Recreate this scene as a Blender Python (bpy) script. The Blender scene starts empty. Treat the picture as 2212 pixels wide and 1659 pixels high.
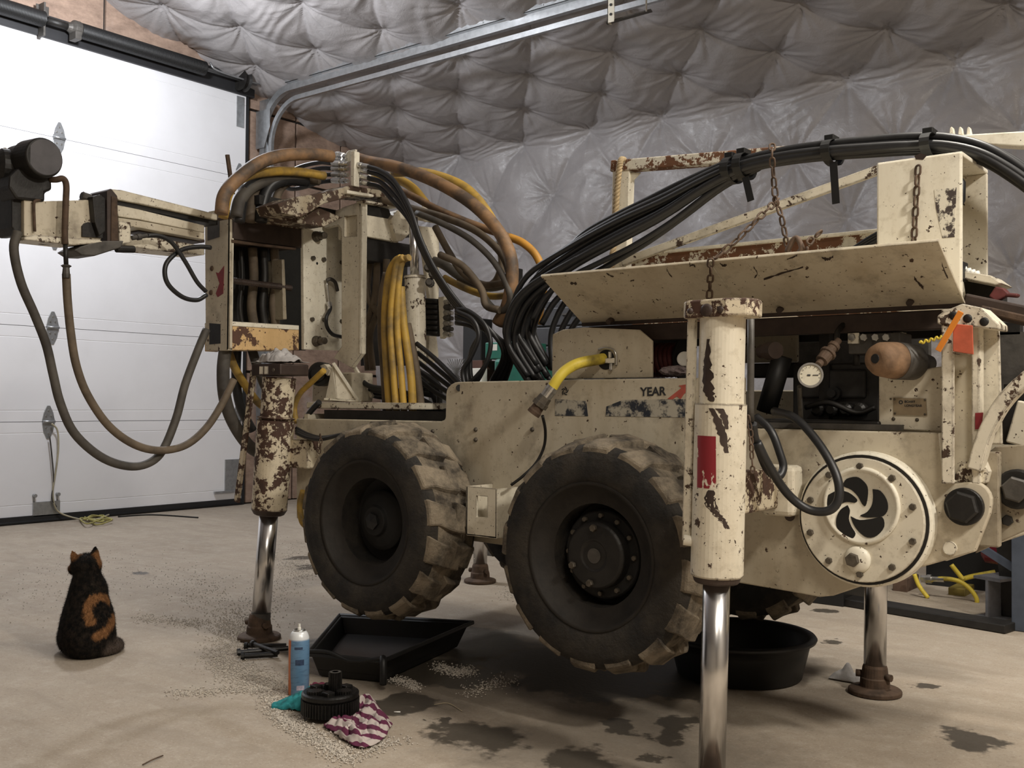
import bpy, bmesh, math, random
import numpy as np
from mathutils import Vector, Matrix, Quaternion
random.seed(7); np.random.seed(7)
scene = bpy.context.scene
COL = scene.collection

# ------------------------------------------------------------------ camera
F_PX, CX, CY = 2200.0, 1106.0, 829.5          # focal length / centre for a 2212 x 1659 frame
CAM_H = 0.95
AX = Matrix(((0.78511, 0.00576, 0.61932), (0.61931, -0.01909, -0.78492), (0.0073, 0.9998, -0.01856)))
cd = bpy.data.cameras.new('camera'); cam = bpy.data.objects.new('camera', cd); COL.objects.link(cam)
cd.sensor_fit = 'HORIZONTAL'; cd.sensor_width = 36.0; cd.lens = 36.0 * F_PX / 2212.0
cd.clip_start = 0.05; cd.clip_end = 100
cam.matrix_world = Matrix.Translation((0, 0, CAM_H)) @ AX.to_4x4()
scene.camera = cam

# ------------------------------------------------------------------ world, lamps, exposure
w = bpy.data.worlds.new('world'); scene.world = w; w.use_nodes = True
w.node_tree.nodes['Background'].inputs[0].default_value = (0.5, 0.5, 0.55, 1)
w.node_tree.nodes['Background'].inputs[1].default_value = 0.0
def lamp(name, loc, power, color, size=0.3):
    l = bpy.data.lights.new(name, 'POINT'); l.energy = power; l.color = color; l.shadow_soft_size = size
    o = bpy.data.objects.new(name, l); COL.objects.link(o); o.location = loc
    return o
def shop_light(name, loc, power, color, sx=0.3, sy=1.2, rz=0.0, spread=135):
    l = bpy.data.lights.new(name, 'AREA'); l.shape = 'RECTANGLE'; l.size = sx; l.size_y = sy; l.energy = power; l.color = color; l.spread = math.radians(spread)
    o = bpy.data.objects.new(name, l); COL.objects.link(o); o.location = loc; o.rotation_euler = (0, 0, rz)
    return o
lamp('lamp_by_door', (-5.95, 3.5, 3.75), 165, (0.92, 0.95, 1.0), 0.12)
shop_light('lamp_over_rig', (-0.6, 3.4, 4.0), 40, (1.0, 0.94, 0.84))
lamp('lamp_on_right', (1.4, 1.9, 3.0), 190, (1.0, 0.94, 0.85), 0.14)
shop_light('lamp_behind_camera', (1.2, -0.1, 3.9), 55, (1.0, 0.91, 0.78), spread=150)
scene.view_settings.view_transform = 'Standard'
scene.view_settings.look = 'None'
scene.view_settings.exposure = 0.62
scene.view_settings.gamma = 1.0
scene.view_settings.use_curve_mapping = False

# ------------------------------------------------------------------ point helpers: a pixel met with a real plane of the room
def ray(u, v):
    return AX @ Vector(((u - CX) / F_PX, -(v - CY) / F_PX, -1.0))
C0 = Vector((0, 0, CAM_H))
def ay(u, v, Y): r = ray(u, v); return C0 + r * (Y / r.y)
def ax(u, v, X): r = ray(u, v); return C0 + r * (X / r.x)
def az(u, v, Z=0.0): r = ray(u, v); return C0 + r * ((Z - CAM_H) / r.z)

# ------------------------------------------------------------------ mesh builder
X_, Y_, Z_ = Vector((1, 0, 0)), Vector((0, 1, 0)), Vector((0, 0, 1))
def spline(pts, n=6):
    P = [Vector(p) for p in pts]
    if len(P) < 3:
        return [P[0].lerp(P[-1], i / n) for i in range(n + 1)]
    out = []
    for i in range(len(P) - 1):
        p0 = P[i - 1] if i else P[0] * 2 - P[1]
        p1, p2 = P[i], P[i + 1]
        p3 = P[i + 2] if i + 2 < len(P) else P[-1] * 2 - P[-2]
        for k in range(n):
            t = k / n
            out.append(0.5 * ((2 * p1) + (p2 - p0) * t + (2 * p0 - 5 * p1 + 4 * p2 - p3) * t * t + (3 * p1 - p0 - 3 * p2 + p3) * t ** 3))
    out.append(P[-1]); return out
class MB:
    def __init__(s): s.v = []; s.f = []; s.sm = []
    def add(s, vs, fs, smooth=False):
        o = len(s.v); s.v += [Vector(p) for p in vs]
        for q in fs: s.f.append([i + o for i in q]); s.sm.append(smooth)
        return s
    def box(s, a, b):
        x0, x1 = sorted((a[0], b[0])); y0, y1 = sorted((a[1], b[1])); z0, z1 = sorted((a[2], b[2]))
        return s.add([(x0,y0,z0),(x1,y0,z0),(x1,y1,z0),(x0,y1,z0),(x0,y0,z1),(x1,y0,z1),(x1,y1,z1),(x0,y1,z1)],
                     [(3,2,1,0),(4,5,6,7),(0,1,5,4),(1,2,6,5),(2,3,7,6),(3,0,4,7)])
    def obox(s, c, ex, ey, ez):
        c, ex, ey, ez = Vector(c), Vector(ex), Vector(ey), Vector(ez)
        vs = [c + ex * i + ey * j + ez * k for k in (-.5, .5) for i, j in ((-.5,-.5),(.5,-.5),(.5,.5),(-.5,.5))]
        return s.add(vs, [(3,2,1,0),(4,5,6,7),(0,1,5,4),(1,2,6,5),(2,3,7,6),(3,0,4,7)])
    def bar(s, a, b, wd, ht, up=Z_):
        a, b = Vector(a), Vector(b); d = b - a; t = d.normalized()
        sx = t.cross(Vector(up)).normalized(); u = sx.cross(t)
        return s.obox((a + b) / 2, d, sx * wd, u * ht)
    def prism(s, pts, vec):
        P = [Vector(p) for p in pts]; vec = Vector(vec); n = len(P)
        nrm = Vector((0, 0, 0))
        for i in range(n): nrm += P[i].cross(P[(i + 1) % n])
        if nrm.dot(vec) > 0: P.reverse()
        fs = [list(range(n)), list(range(2 * n - 1, n - 1, -1))]
        for i in range(n): j = (i + 1) % n; fs.append([j, i, i + n, j + n])
        return s.add(P + [p + vec for p in P], fs)
    def rings(s, rings, closed=True, caps=True, smooth=True):
        n = len(rings[0]); vs = [p for r in rings for p in r]; fs = []
        for k in range(len(rings) - 1):
            for i in range(n if closed else n - 1):
                j = (i + 1) % n
                fs.append([k * n + i, k * n + j, (k + 1) * n + j, (k + 1) * n + i])
        s.add(vs, fs, smooth)
        if caps:
            s.add(rings[0], [list(range(n - 1, -1, -1))]); s.add(rings[-1], [list(range(n))])
        return s
    def tube(s, pts, r, seg=10, n=6, sp=True, caps=True, rf=None):
        P = spline(pts, n) if sp else [Vector(p) for p in pts]
        T = []
        for i in range(len(P)):
            a = P[max(i - 1, 0)]; b = P[min(i + 1, len(P) - 1)]; T.append((b - a).normalized())
        u = T[0].orthogonal().normalized(); R = []
        for i, p in enumerate(P):
            if i:
                q = T[i - 1].rotation_difference(T[i]); u = (q @ u)
            u = (u - T[i] * u.dot(T[i])).normalized(); v = T[i].cross(u)
            rr = r if rf is None else rf(i / (len(P) - 1))
            R.append([p + (u * math.cos(2 * math.pi * k / seg) + v * math.sin(2 * math.pi * k / seg)) * rr for k in range(seg)])
        return s.rings(R, caps=caps)
    def lathe(s, o, d, prof, seg=24, smooth=False, caps=True, ph=0.0):
        o = Vector(o); d = Vector(d).normalized(); u = d.orthogonal().normalized(); v = d.cross(u); R = []
        for t, r in prof:
            R.append([o + d * t + (u * math.cos(2 * math.pi * k / seg + ph) + v * math.sin(2 * math.pi * k / seg + ph)) * max(r, 1e-5) for k in range(seg)])
        return s.rings(R, caps=caps, smooth=smooth)
    def cyl(s, a, b, r, seg=20, r2=None):
        a, b = Vector(a), Vector(b)
        u = (b - a).normalized(); o = u.orthogonal().normalized(); v = u.cross(o)
        def ring(p, q): return [p + (o * math.cos(2 * math.pi * k / seg) + v * math.sin(2 * math.pi * k / seg)) * q for k in range(seg)]
        return s.rings([ring(a, r), ring(b, r if r2 is None else r2)])
    def mesh(s, name, centre):
        m = bpy.data.meshes.new(name)
        m.from_pydata([tuple(p - centre) for p in s.v], [], s.f)
        m.polygons.foreach_set('use_smooth', s.sm)
        m.update(); return m
WORLD = {}
def centre_of(mb):
    lo = Vector([min(p[i] for p in mb.v) for i in range(3)]); hi = Vector([max(p[i] for p in mb.v) for i in range(3)])
    return (lo + hi) / 2
def put(o, parent, world):
    COL.objects.link(o); WORLD[o.name] = Vector(world)
    if parent is not None:
        o.parent = parent; o.location = Vector(world) - WORLD[parent.name]
    else: o.location = world
    return o
def part(name, mb, mat, parent=None, bevel=0.0, weld=True, label=None, subd=0):
    c = centre_of(mb); m = mb.mesh(name, c)
    if weld:
        bm = bmesh.new(); bm.from_mesh(m); bmesh.ops.remove_doubles(bm, verts=bm.verts, dist=1e-5)
        bmesh.ops.recalc_face_normals(bm, faces=bm.faces); bm.to_mesh(m); bm.free()
    if mat is not None: m.materials.append(mat)
    o = put(bpy.data.objects.new(name, m), parent, c)
    if bevel:
        b = o.modifiers.new('bevel', 'BEVEL'); b.width = bevel; b.segments = 2; b.limit_method = 'ANGLE'; b.angle_limit = math.radians(38)
    if subd:
        b = o.modifiers.new('sub', 'SUBSURF'); b.levels = subd; b.render_levels = subd
    if label: o['label'] = label
    return o
def thing(name, loc, label, cat, group=None):
    e = bpy.data.objects.new(name, None); e.empty_display_size = 0.1; put(e, None, loc)
    return tag(e, label, cat, group)
def tag(o, label=None, cat=None, group=None, kind=None):
    if label: o['label'] = label
    if cat: o['category'] = cat
    if group: o['group'] = group
    if kind: o['kind'] = kind
    return o
def inst(name, mesh, parent, world, rot=None, scale=None):
    o = put(bpy.data.objects.new(name, mesh), parent, world)
    if rot is not None:
        o.rotation_mode = 'QUATERNION'; o.rotation_quaternion = rot
    if scale is not None: o.scale = scale
    return o

# ------------------------------------------------------------------ materials
class NT:
    def __init__(s, name):
        s.m = bpy.data.materials.new(name); s.m.use_nodes = True; s.t = s.m.node_tree; s.n = s.t.nodes
        s.b = s.n['Principled BSDF']
        s.pos = s.n.new('ShaderNodeNewGeometry').outputs['Position']
    def lk(s, a, b): s.t.links.new(a, b)
    def val(s, x, sock):
        if hasattr(x, 'is_linked'): s.lk(x, sock)
        else: sock.default_value = x
    def noise(s, scale, detail=4, rough=.55, sc=None, vec=None, dist=0.0, off=None):
        v = vec if vec is not None else s.pos
        if sc or off:
            mp = s.n.new('ShaderNodeMapping'); s.lk(v, mp.inputs[0])
            if sc: mp.inputs['Scale'].default_value = sc
            if off: mp.inputs['Location'].default_value = off
            v = mp.outputs[0]
        n = s.n.new('ShaderNodeTexNoise'); s.lk(v, n.inputs['Vector'])
        n.inputs['Scale'].default_value = scale; n.inputs['Detail'].default_value = detail
        n.inputs['Roughness'].default_value = rough; n.inputs['Distortion'].default_value = dist
        return n.outputs['Fac']
    def ramp(s, x, a, b, lo=0.0, hi=1.0):
        n = s.n.new('ShaderNodeMapRange'); n.clamp = True; s.lk(x, n.inputs[0])
        n.inputs[1].default_value = a; n.inputs[2].default_value = b; n.inputs[3].default_value = lo; n.inputs[4].default_value = hi
        return n.outputs[0]
    def math(s, op, a, b=0.0, c=None):
        n = s.n.new('ShaderNodeMath'); n.operation = op; s.val(a, n.inputs[0]); s.val(b, n.inputs[1])
        if c is not None: s.val(c, n.inputs[2])
        return n.outputs[0]
    def mix(s, fac, a, b, mode='MIX'):
        n = s.n.new('ShaderNodeMix'); n.data_type = 'RGBA'; n.blend_type = mode
        s.val(fac, n.inputs[0])
        for x, k in ((a, 6), (b, 7)):
            if hasattr(x, 'is_linked'): s.lk(x, n.inputs[k])
            else: n.inputs[k].default_value = (*x[:3], 1)
        return n.outputs[2]
    def sep(s, v=None):
        n = s.n.new('ShaderNodeSeparateXYZ'); s.lk(v if v is not None else s.pos, n.inputs[0]); return n.outputs
    def dist(s, p, v=None):
        n = s.n.new('ShaderNodeVectorMath'); n.operation = 'DISTANCE'; s.lk(v if v is not None else s.pos, n.inputs[0]); n.inputs[1].default_value = p
        return n.outputs['Value']
    def edge(s, r=.006):
        bv = s.n.new('ShaderNodeBevel'); bv.samples = 4; bv.inputs[0].default_value = r
        g = s.n.new('ShaderNodeNewGeometry'); d = s.n.new('ShaderNodeVectorMath'); d.operation = 'DOT_PRODUCT'
        s.lk(bv.outputs[0], d.inputs[0]); s.lk(g.outputs['Normal'], d.inputs[1])
        return s.ramp(d.outputs['Value'], .99, .80)
    def bump(s, h, strength=.3, dist=.01):
        n = s.n.new('ShaderNodeBump'); n.inputs['Strength'].default_value = strength; n.inputs['Distance'].default_value = dist
        s.lk(h, n.inputs['Height']); s.lk(n.outputs[0], s.b.inputs['Normal'])
    def out(s, col=None, rough=.5, metal=0.0, spec=None):
        if col is not None:
            if hasattr(col, 'is_linked'): s.lk(col, s.b.inputs['Base Color'])
            else: s.b.inputs['Base Color'].default_value = (*col[:3], 1)
        s.val(rough, s.b.inputs['Roughness']); s.val(metal, s.b.inputs['Metallic'])
        if spec is not None: s.b.inputs['Specular IOR Level'].default_value = spec
        return s.m
def srgb(r, g, b):
    f = lambda c: ((c / 255 + .055) / 1.055) ** 2.4 if c > 10 else c / 255 / 12.92
    return (f(r), f(g), f(b))
def paint(name, base=(0.70, 0.645, 0.52), thr=.66, scale=11.0, edge=.18, dirt=.4, er=.007, rust=(0.030, 0.019, 0.013), grime=.5):
    t = NT(name)
    n = t.math('ADD', t.math('MULTIPLY', t.noise(scale, 10, .68), .62), t.math('MULTIPLY', t.noise(scale * 3.7, 8, .7, off=(2, 5, 1)), .38))
    thr = .5 + (thr - .5) * .76
    if edge: n = t.math('ADD', n, t.math('MULTIPLY', t.edge(er), edge))
    chip = t.ramp(n, thr, thr + .012)
    small = t.ramp(t.noise(scale * 4.0, 6, .6, off=(3, 1, 7)), .668, .683)
    tiny = t.ramp(t.noise(scale * 10, 3, .5, off=(9, 2, 4)), .695, .71)
    chip = t.math('MAXIMUM', t.math('MAXIMUM', chip, small), tiny)
    streak = t.ramp(t.noise(3.0, 6, .6, sc=(3.2, 3.2, .6)), .45, .75)
    spots = t.ramp(t.noise(7.0, 6, .65, off=(5, 5, 5)), .55, .72)
    c = t.mix(t.math('MULTIPLY', streak, dirt), base, (base[0] * .62, base[1] * .55, base[2] * .45))
    c = t.mix(t.math('MULTIPLY', spots, grime), c, (0.16, 0.13, 0.095))
    c = t.mix(t.ramp(t.noise(42, 6, .7, off=(1, 8, 3)), .52, .75, 0, .5), c, (base[0] * .5, base[1] * .45, base[2] * .38))
    rc = t.mix(t.noise(30, 4), rust, (rust[0] * 2.6, rust[1] * 2.1, rust[2] * 1.6))
    c = t.mix(chip, c, rc)
    t.bump(t.math('SUBTRACT', t.math('MULTIPLY', t.noise(45, 4), .25), chip), .35, .002)
    return t.out(c, t.ramp(chip, 0, 1, .42, .8))
def plain(name, col, rough=.5, metal=0.0, var=.25, scale=14, bump=0.0, col2=None, thr=(.4, .7)):
    t = NT(name); n = t.noise(scale, 6, .6)
    c2 = col2 or tuple(c * (1 - var) for c in col)
    c = t.mix(t.ramp(n, *thr), col, c2)
    if bump: t.bump(t.noise(scale * 4, 5, .6), bump, .004)
    return t.out(c, rough, metal)

M = {}
M['paint'] = paint('cream_paint', thr=.69)
M['paint_chip'] = paint('cream_paint_chipped', thr=.575, scale=13, edge=.22, er=.008)
M['paint_heavy'] = paint('cream_paint_heavily_worn', base=(0.66, 0.58, 0.43), thr=.495, scale=16, edge=.2, er=.01, rust=(0.035, 0.020, 0.015))
M['paint_dull'] = paint('cream_paint_dirty', base=(0.56, 0.50, 0.385), thr=.685, scale=9, edge=.14, grime=.7, dirt=.5)
M['paint_greasy'] = paint('cream_paint_greasy', base=(0.33, 0.285, 0.21), thr=.62, scale=10, edge=.2, grime=.9, dirt=.8)
M['paint_white'] = paint('cream_paint_clean', base=(0.78, 0.735, 0.61), thr=.70, scale=12, edge=.18, grime=.25)
M['rusty_beam'] = paint('rusty_beam_paint', base=(0.72, 0.68, 0.57), thr=.46, scale=14, edge=.12, rust=(0.08, 0.040, 0.022))
M['brown_steel'] = plain('bare_brown_steel', (0.055, 0.036, 0.028), .55, .2, .4, 20, .1)
M['rust'] = plain('rusty_steel', (0.105, 0.066, 0.042), .8, .2, .55, 25, .35)
M['dark'] = plain('dark_greasy_steel', (0.022, 0.02, 0.018), .5, .3, .5, 18, .2)
M['darkgrey'] = plain('dirty_grey_steel', (0.10, 0.092, 0.082), .55, .4, .5, 18, .2)
M['bolt'] = plain('bolt_steel', (0.13, 0.11, 0.085), .5, .5, .5, 60, .2)
M['steel'] = plain('bright_fitting_steel', (0.62, 0.61, 0.58), .28, .9, .3, 40)
M['chrome'] = plain('polished_rod_chrome', (0.66, 0.65, 0.64), .22, 1.0, .15, 8)
M['galv'] = plain('galvanised_track', (0.42, 0.43, 0.44), .38, .75, .25, 25)
M['black_hose'] = plain('black_rubber_hose', (0.018, 0.018, 0.019), .42, 0, .3, 30)
M['grey_hose'] = plain('dusty_grey_hose', (0.085, 0.075, 0.062), .7, 0, .5, 9, .15, col2=(0.035, 0.03, 0.026))
M['brown_hose'] = plain('dusty_brown_hose', (0.14, 0.105, 0.07), .75, 0, .5, 12, .2, col2=(0.06, 0.045, 0.03))
M['orange_hose'] = plain('dirty_orange_hose', (0.27, 0.155, 0.075), .65, 0, .5, 9, .15, col2=(0.085, 0.06, 0.042), thr=(.40, .60))
M['yellow_hose'] = plain('dirty_yellow_hose', (0.48, 0.30, 0.05), .6, 0, .5, 8, .2, col2=(0.17, 0.12, 0.05), thr=(.45, .66))
M['yellow_clean'] = plain('yellow_hose_clean', (0.68, 0.53, 0.06), .5, 0, .3, 12, .1, col2=(0.22, 0.17, 0.04), thr=(.5, .7))
M['red_decal'] = plain('red_decal', (0.22, 0.018, 0.022), .45, 0, .35, 25)
M['red_hose'] = plain('dusty_red_hose', (0.14, 0.03, 0.028), .6, 0, .5, 20)
M['black_plastic'] = plain('black_plastic', (0.008, 0.008, 0.008), .5, 0, .2, 12)
M['white_plastic'] = plain('white_plastic', (0.75, 0.74, 0.68), .4, 0, .1, 12)
M['gauge_face'] = plain('gauge_face', (0.62, 0.58, 0.46), .4, 0, .15, 30)
# ================================================================== the building
XD, YW, XE, YN = -7.73, 7.62, 4.2, -4.2      # door wall, quilted wall, wall behind, wall at the near side
RZ = lambda y: 4.266 - 0.265 * (y - 4.58)    # underside of the far roof slope
YR = 2.0                                      # ridge
def RZ2(y): return RZ(y) if y >= YR else RZ(YR) - 0.265 * (YR - y)

# floor --------------------------------------------------------------
def floor_mat():
    t = NT('concrete_floor')
    base = t.mix(t.ramp(t.noise(1.1, 6, .6), .35, .7), (0.40, 0.335, 0.26), (0.30, 0.245, 0.185))
    base = t.mix(t.ramp(t.noise(5, 8, .7), .45, .75, 0, .6), base, (0.42, 0.37, 0.30))
    base = t.mix(t.ramp(t.noise(90, 3, .6), .55, .75, 0, .5), base, (0.16, 0.13, 0.10))
    base = t.mix(t.ramp(t.noise(150, 2, .5, off=(4, 4, 0)), .60, .72, 0, .55), base, (0.55, 0.50, 0.43))
    base = t.mix(t.ramp(t.noise(14, 8, .75, off=(2, 9, 0)), .50, .72, 0, .55), base, (0.50, 0.445, 0.375))
    sw = t.ramp(t.noise(2.2, 5, .6, sc=(1.0, 3.5, 1), dist=.6), .5, .72, 0, .45)
    base = t.mix(sw, base, (0.25, 0.205, 0.155))
    wob = t.math('MULTIPLY', t.math('SUBTRACT', t.noise(9, 5, .6), .5), .30)
    wet = None
    for u, v, r in [(840,1530,.11),(870,1515,.10),(1010,1585,.12),(1060,1600,.12),(965,1552,.03),(912,1545,.025),
                    (1090,1435,.15),(1150,1420,.14),(1000,1470,.12),(930,1450,.22),(1440,1590,.07),(1470,1560,.08),(1250,1640,.10),
                    (1340,1570,.06),(1420,1640,.05),(650,1205,.10),(680,1225,.12),(310,1238,.05),(1300,1480,.22),(1480,1490,.14),(1180,1470,.12),(760,1400,.25),
                    (1000,1390,.3),(1220,1430,.3),(1400,1450,.25),(1800,1385,.05),(1790,1320,.05),(2000,1480,.04),(2090,1600,.10)]:
        p = az(u, v)
        d = t.math('ADD', t.dist(p), wob)
        m = t.ramp(d, r, r * .72)
        wet = m if wet is None else t.math('MAXIMUM', wet, m)
    soak_shade = None  # oil-soaked concrete, with the shade under the rig painted into its colour too
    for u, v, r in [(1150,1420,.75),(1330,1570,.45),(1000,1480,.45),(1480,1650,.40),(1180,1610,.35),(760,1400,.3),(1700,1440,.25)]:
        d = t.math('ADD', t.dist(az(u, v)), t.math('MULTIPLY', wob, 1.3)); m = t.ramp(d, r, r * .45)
        soak_shade = m if soak_shade is None else t.math('MAXIMUM', soak_shade, m)
    base = t.mix(t.math('MULTIPLY', soak_shade, .62), base, (0.10, 0.083, 0.062))
    c = t.mix(t.math('MULTIPLY', wet, .86), base, (0.045, 0.038, 0.029))
    t.bump(t.noise(60, 6, .7), .35, .006)
    return t.out(c, t.ramp(wet, 0, 1, .82, .42))
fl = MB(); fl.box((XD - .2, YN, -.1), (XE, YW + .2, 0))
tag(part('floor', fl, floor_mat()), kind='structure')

# quilted insulation ---------------------------------------------------
def quilt_mat():
    t = NT('quilted_vapour_barrier')
    c = t.mix(t.ramp(t.noise(2.0, 5, .6), .35, .7), (0.365, 0.345, 0.345), (0.30, 0.285, 0.285))
    t.bump(t.noise(14, 7, .68, dist=1.2), .3, .02)
    return t.out(c, .30)
M['quilt'] = quilt_mat()
def sinus(a, b, seed, f=1.0):
    r = np.random.RandomState(seed); o = np.zeros_like(a)
    for k in range(5):
        fx, fy = r.uniform(-1, 1, 2) * f * (1 + k * .8); o += np.sin(a * fx + b * fy + r.uniform(0, 6.28)) / (1 + k * .5)
    return o / 2.2
def quilt_height(S, T, s0, t0, sx=.76, ty=.5):
    Sw = S + .05 * sinus(S, T, 1, 3); Tw = T + .045 * sinus(S, T, 2, 3)
    a = (Sw - s0) / sx; b = (Tw - t0) / ty            # tufts where a+b/2 style lattice: rows b int, a shifted half on odd rows
    p, q = a + b / 2, a - b / 2                        # diamond axes
    pill = (np.abs(np.sin(np.pi * p)) * np.abs(np.sin(np.pi * q))) ** .55
    # nearest tuft
    best = np.full(S.shape, 9.0); ang = np.zeros_like(S); idn = np.zeros_like(S)
    rb = np.round(b)
    for db in (-1, 0, 1):
        row = rb + db; sh = .5 * np.mod(row, 2)
        ra = np.round(a - sh) + sh
        dx = (a - ra) * sx; dy = (b - row) * ty
        d = np.hypot(dx, dy); m = d < best
        best = np.where(m, d, best); ang = np.where(m, np.arctan2(dy, dx), ang); idn = np.where(m, ra * 3.1 + row * 7.7, idn)
    d = best
    h = .045 * pill + .075 * (1 - np.exp(-(d / .15) ** 1.0))
    wr = np.sin(ang * 9 + idn * 5.1 + 2.2 * np.sin(idn)) + .7 * np.sin(ang * 17 + idn * 3.3) + .5 * np.sin(ang * 5 + idn + d * 9) + .45 * np.sin(ang * 29 + idn * 2.1)
    h += .015 * wr * np.exp(-d / .15) * (d / (d + .035))
    h += .010 * sinus(S, T, 5, 4) + .006 * sinus(S, T, 6, 9)
    h += .004 * np.sin(12 * S + 5 * np.sin(5 * T) + 30 * (T + .3 * sinus(S, T, 8, 5))) * pill
    return h
def grid_obj(name, P, mat):
    ns, nt = P.shape[:2]; m = bpy.data.meshes.new(name)
    m.vertices.add(ns * nt); m.vertices.foreach_set('co', P.reshape(-1).astype(np.float32))
    i = np.arange((ns - 1) * (nt - 1)); a = (i // (nt - 1)) * nt + i % (nt - 1)
    q = np.stack([a, a + 1, a + nt + 1, a + nt], 1).reshape(-1)
    m.loops.add(len(q)); m.loops.foreach_set('vertex_index', q.astype(np.int32))
    nf = len(i); m.polygons.add(nf); m.polygons.foreach_set('loop_start', (np.arange(nf) * 4).astype(np.int32))
    m.polygons.foreach_set('loop_total', np.full(nf, 4, np.int32)); m.polygons.foreach_set('use_smooth', np.ones(nf, bool))
    m.update(calc_edges=True); m.materials.append(mat)
    return put(bpy.data.objects.new(name, m), None, (0, 0, 0))
# one continuous sheet: roof slope, a soft bend at the eave, then down the wall
K = math.hypot(1, .265); RB = .22; TH = math.pi / 2 - math.atan(.265)      # bend radius and turned angle
Y0R = 3.9; LB = RB * math.tan(TH / 2)
L1 = (YW - Y0R) * K - LB; LA = RB * TH; ZE = RZ(YW); L2 = ZE - LB
def profile(t):
    y = np.empty_like(t); z = np.empty_like(t); ny = np.empty_like(t); nz = np.empty_like(t)
    dy, dz = 1 / K, -.265 / K
    a = t < L1; y[a] = Y0R + t[a] * dy; z[a] = RZ(Y0R) + t[a] * dz; ny[a] = -.265 / K; nz[a] = -1 / K
    y1, z1 = Y0R + L1 * dy, RZ(Y0R) + L1 * dz; cy_, cz_ = y1 - RB * .265 / K, z1 - RB / K
    b = (t >= L1) & (t < L1 + LA); ph = (t[b] - L1) / RB; a0 = math.atan2(1 / K, .265 / K)
    y[b] = cy_ + RB * np.cos(a0 - ph); z[b] = cz_ + RB * np.sin(a0 - ph); ny[b] = -np.cos(a0 - ph); nz[b] = -np.sin(a0 - ph)
    c = t >= L1 + LA; y[c] = YW; z[c] = cz_ - (t[c] - L1 - LA); ny[c] = -1; nz[c] = 0
    return y, z, ny, nz
xs = np.linspace(XD - .03, 1.2, 620); TM = L1 + LA / 2
TF = TM + .05                                    # the tuft row along the eave
for nm, t0_, t1_, nt in (('ceiling', 0.0, TM, 290), ('wall_far', TM, L1 + LA + L2, 240)):
    S, T = np.meshgrid(xs, np.linspace(t0_, t1_, nt), indexing='ij')
    y, z, ny, nz = profile(T); h = quilt_height(S, T, -5.10, TF, .78, .5)
    tag(grid_obj(nm, np.stack([S, y + ny * h, np.maximum(z + nz * h, 0)], 2), M['quilt']), kind='structure')
# the rest of the shell, out of view
sh = MB()
sh.prism([(XD, YR, RZ(YR)), (XE, YR, RZ(YR)), (XE, 3.9, RZ(3.9)), (XD, 3.9, RZ(3.9))], (0, 0, .05))
sh.prism([(XD, YR, RZ(YR)), (XE, YR, RZ(YR)), (XE, YN, RZ2(YN)), (XD, YN, RZ2(YN))], (0, 0, .05))
sh.prism([(1.2, YW, RZ(YW)), (XE, YW, RZ(YW)), (XE, 3.9, RZ(3.9)), (1.2, 3.9, RZ(3.9))], (0, 0, .05))
tag(part('ceiling_near', sh, M['quilt']), kind='structure')
M['wall_plain'] = plain('dull_wall_board', (0.42, 0.38, 0.33), .8, 0, .3, 3)
wb = MB(); wb.box((1.2, YW, 0), (XE, YW + .1, RZ(YW)))
tag(part('wall_far_right', wb, M['quilt']), kind='structure')
wb = MB(); wb.prism([(XE, YN, 0), (XE, YW, 0), (XE, YW, RZ(YW)), (XE, YR, RZ(YR)), (XE, YN, RZ2(YN))], (.1, 0, 0))
tag(part('wall_right', wb, M['wall_plain']), kind='structure')
wb = MB(); wb.box((XD, YN - .1, 0), (XE, YN, RZ2(YN)))
tag(part('wall_near', wb, M['wall_plain']), kind='structure')

# door wall: sheets of brown board around the door ------------------------
def osb_mat():
    t = NT('weathered_osb')
    c = t.mix(t.ramp(t.noise(7, 8, .75, sc=(1, 1, 2)), .35, .7), (0.40, 0.28, 0.21), (0.20, 0.135, 0.10))
    c = t.mix(t.ramp(t.noise(1.3, 5, .6), .58, .68, 0, .55), c, (0.46, 0.42, 0.40))
    t.bump(t.noise(40, 5, .7), .3, .004)
    return t.out(c, .8)
M['osb'] = osb_mat(); M['gap'] = plain('dark_backing', (0.03, 0.024, 0.02), .9, 0, .2)
DOOR_Y1, DOOR_TOP, DOOR_Y0 = 5.84, 3.76, -0.2
wb = MB(); xw = XD - .06
for poly in ([(YN, 0), (DOOR_Y0, 0), (DOOR_Y0, RZ2(DOOR_Y0)), (YN, RZ2(YN))],
             [(DOOR_Y0, DOOR_TOP), (DOOR_Y1, DOOR_TOP), (DOOR_Y1, RZ(DOOR_Y1)), (YR, RZ(YR)), (DOOR_Y0, RZ2(DOOR_Y0))],
             [(DOOR_Y1, 0), (YW, 0), (YW, RZ(YW)), (DOOR_Y1, RZ(DOOR_Y1))]):
    wb.prism([(xw, y, z) for y, z in poly], (-.1, 0, 0))
wd = tag(part('wall_door', wb, M['gap']), kind='structure')
def sheet(pts, mat=None):
    p = MB(); p.prism([(XD - .058, y, z) for y, z in pts], (.03, 0, 0)); part('panel', p, mat or M['osb'], wd, .003)
g = .012
cols = [5.86, 6.42, 7.0, YW]
for i in range(3):
    y0, y1 = cols[i] + g, cols[i + 1] - g
    for z0, z1 in ((0, 1.22), (1.22, 2.44), (2.44, 3.06), (3.06, 3.66), (3.66, 9)):
        z0 += g; z1 -= g
        a, b = min(z1, RZ(y0) - .02), min(z1, RZ(y1) - .02)
        if a <= z0 + .02: continue
        if b <= z0 + .02:
            yb = 4.58 + (4.266 - .02 - z0) / .265
            sheet([(y0, z0), (min(yb, y1), z0), (y0, a)])
        else: sheet([(y0, z0), (y1, z0), (y1, b), (y0, a)])
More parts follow.
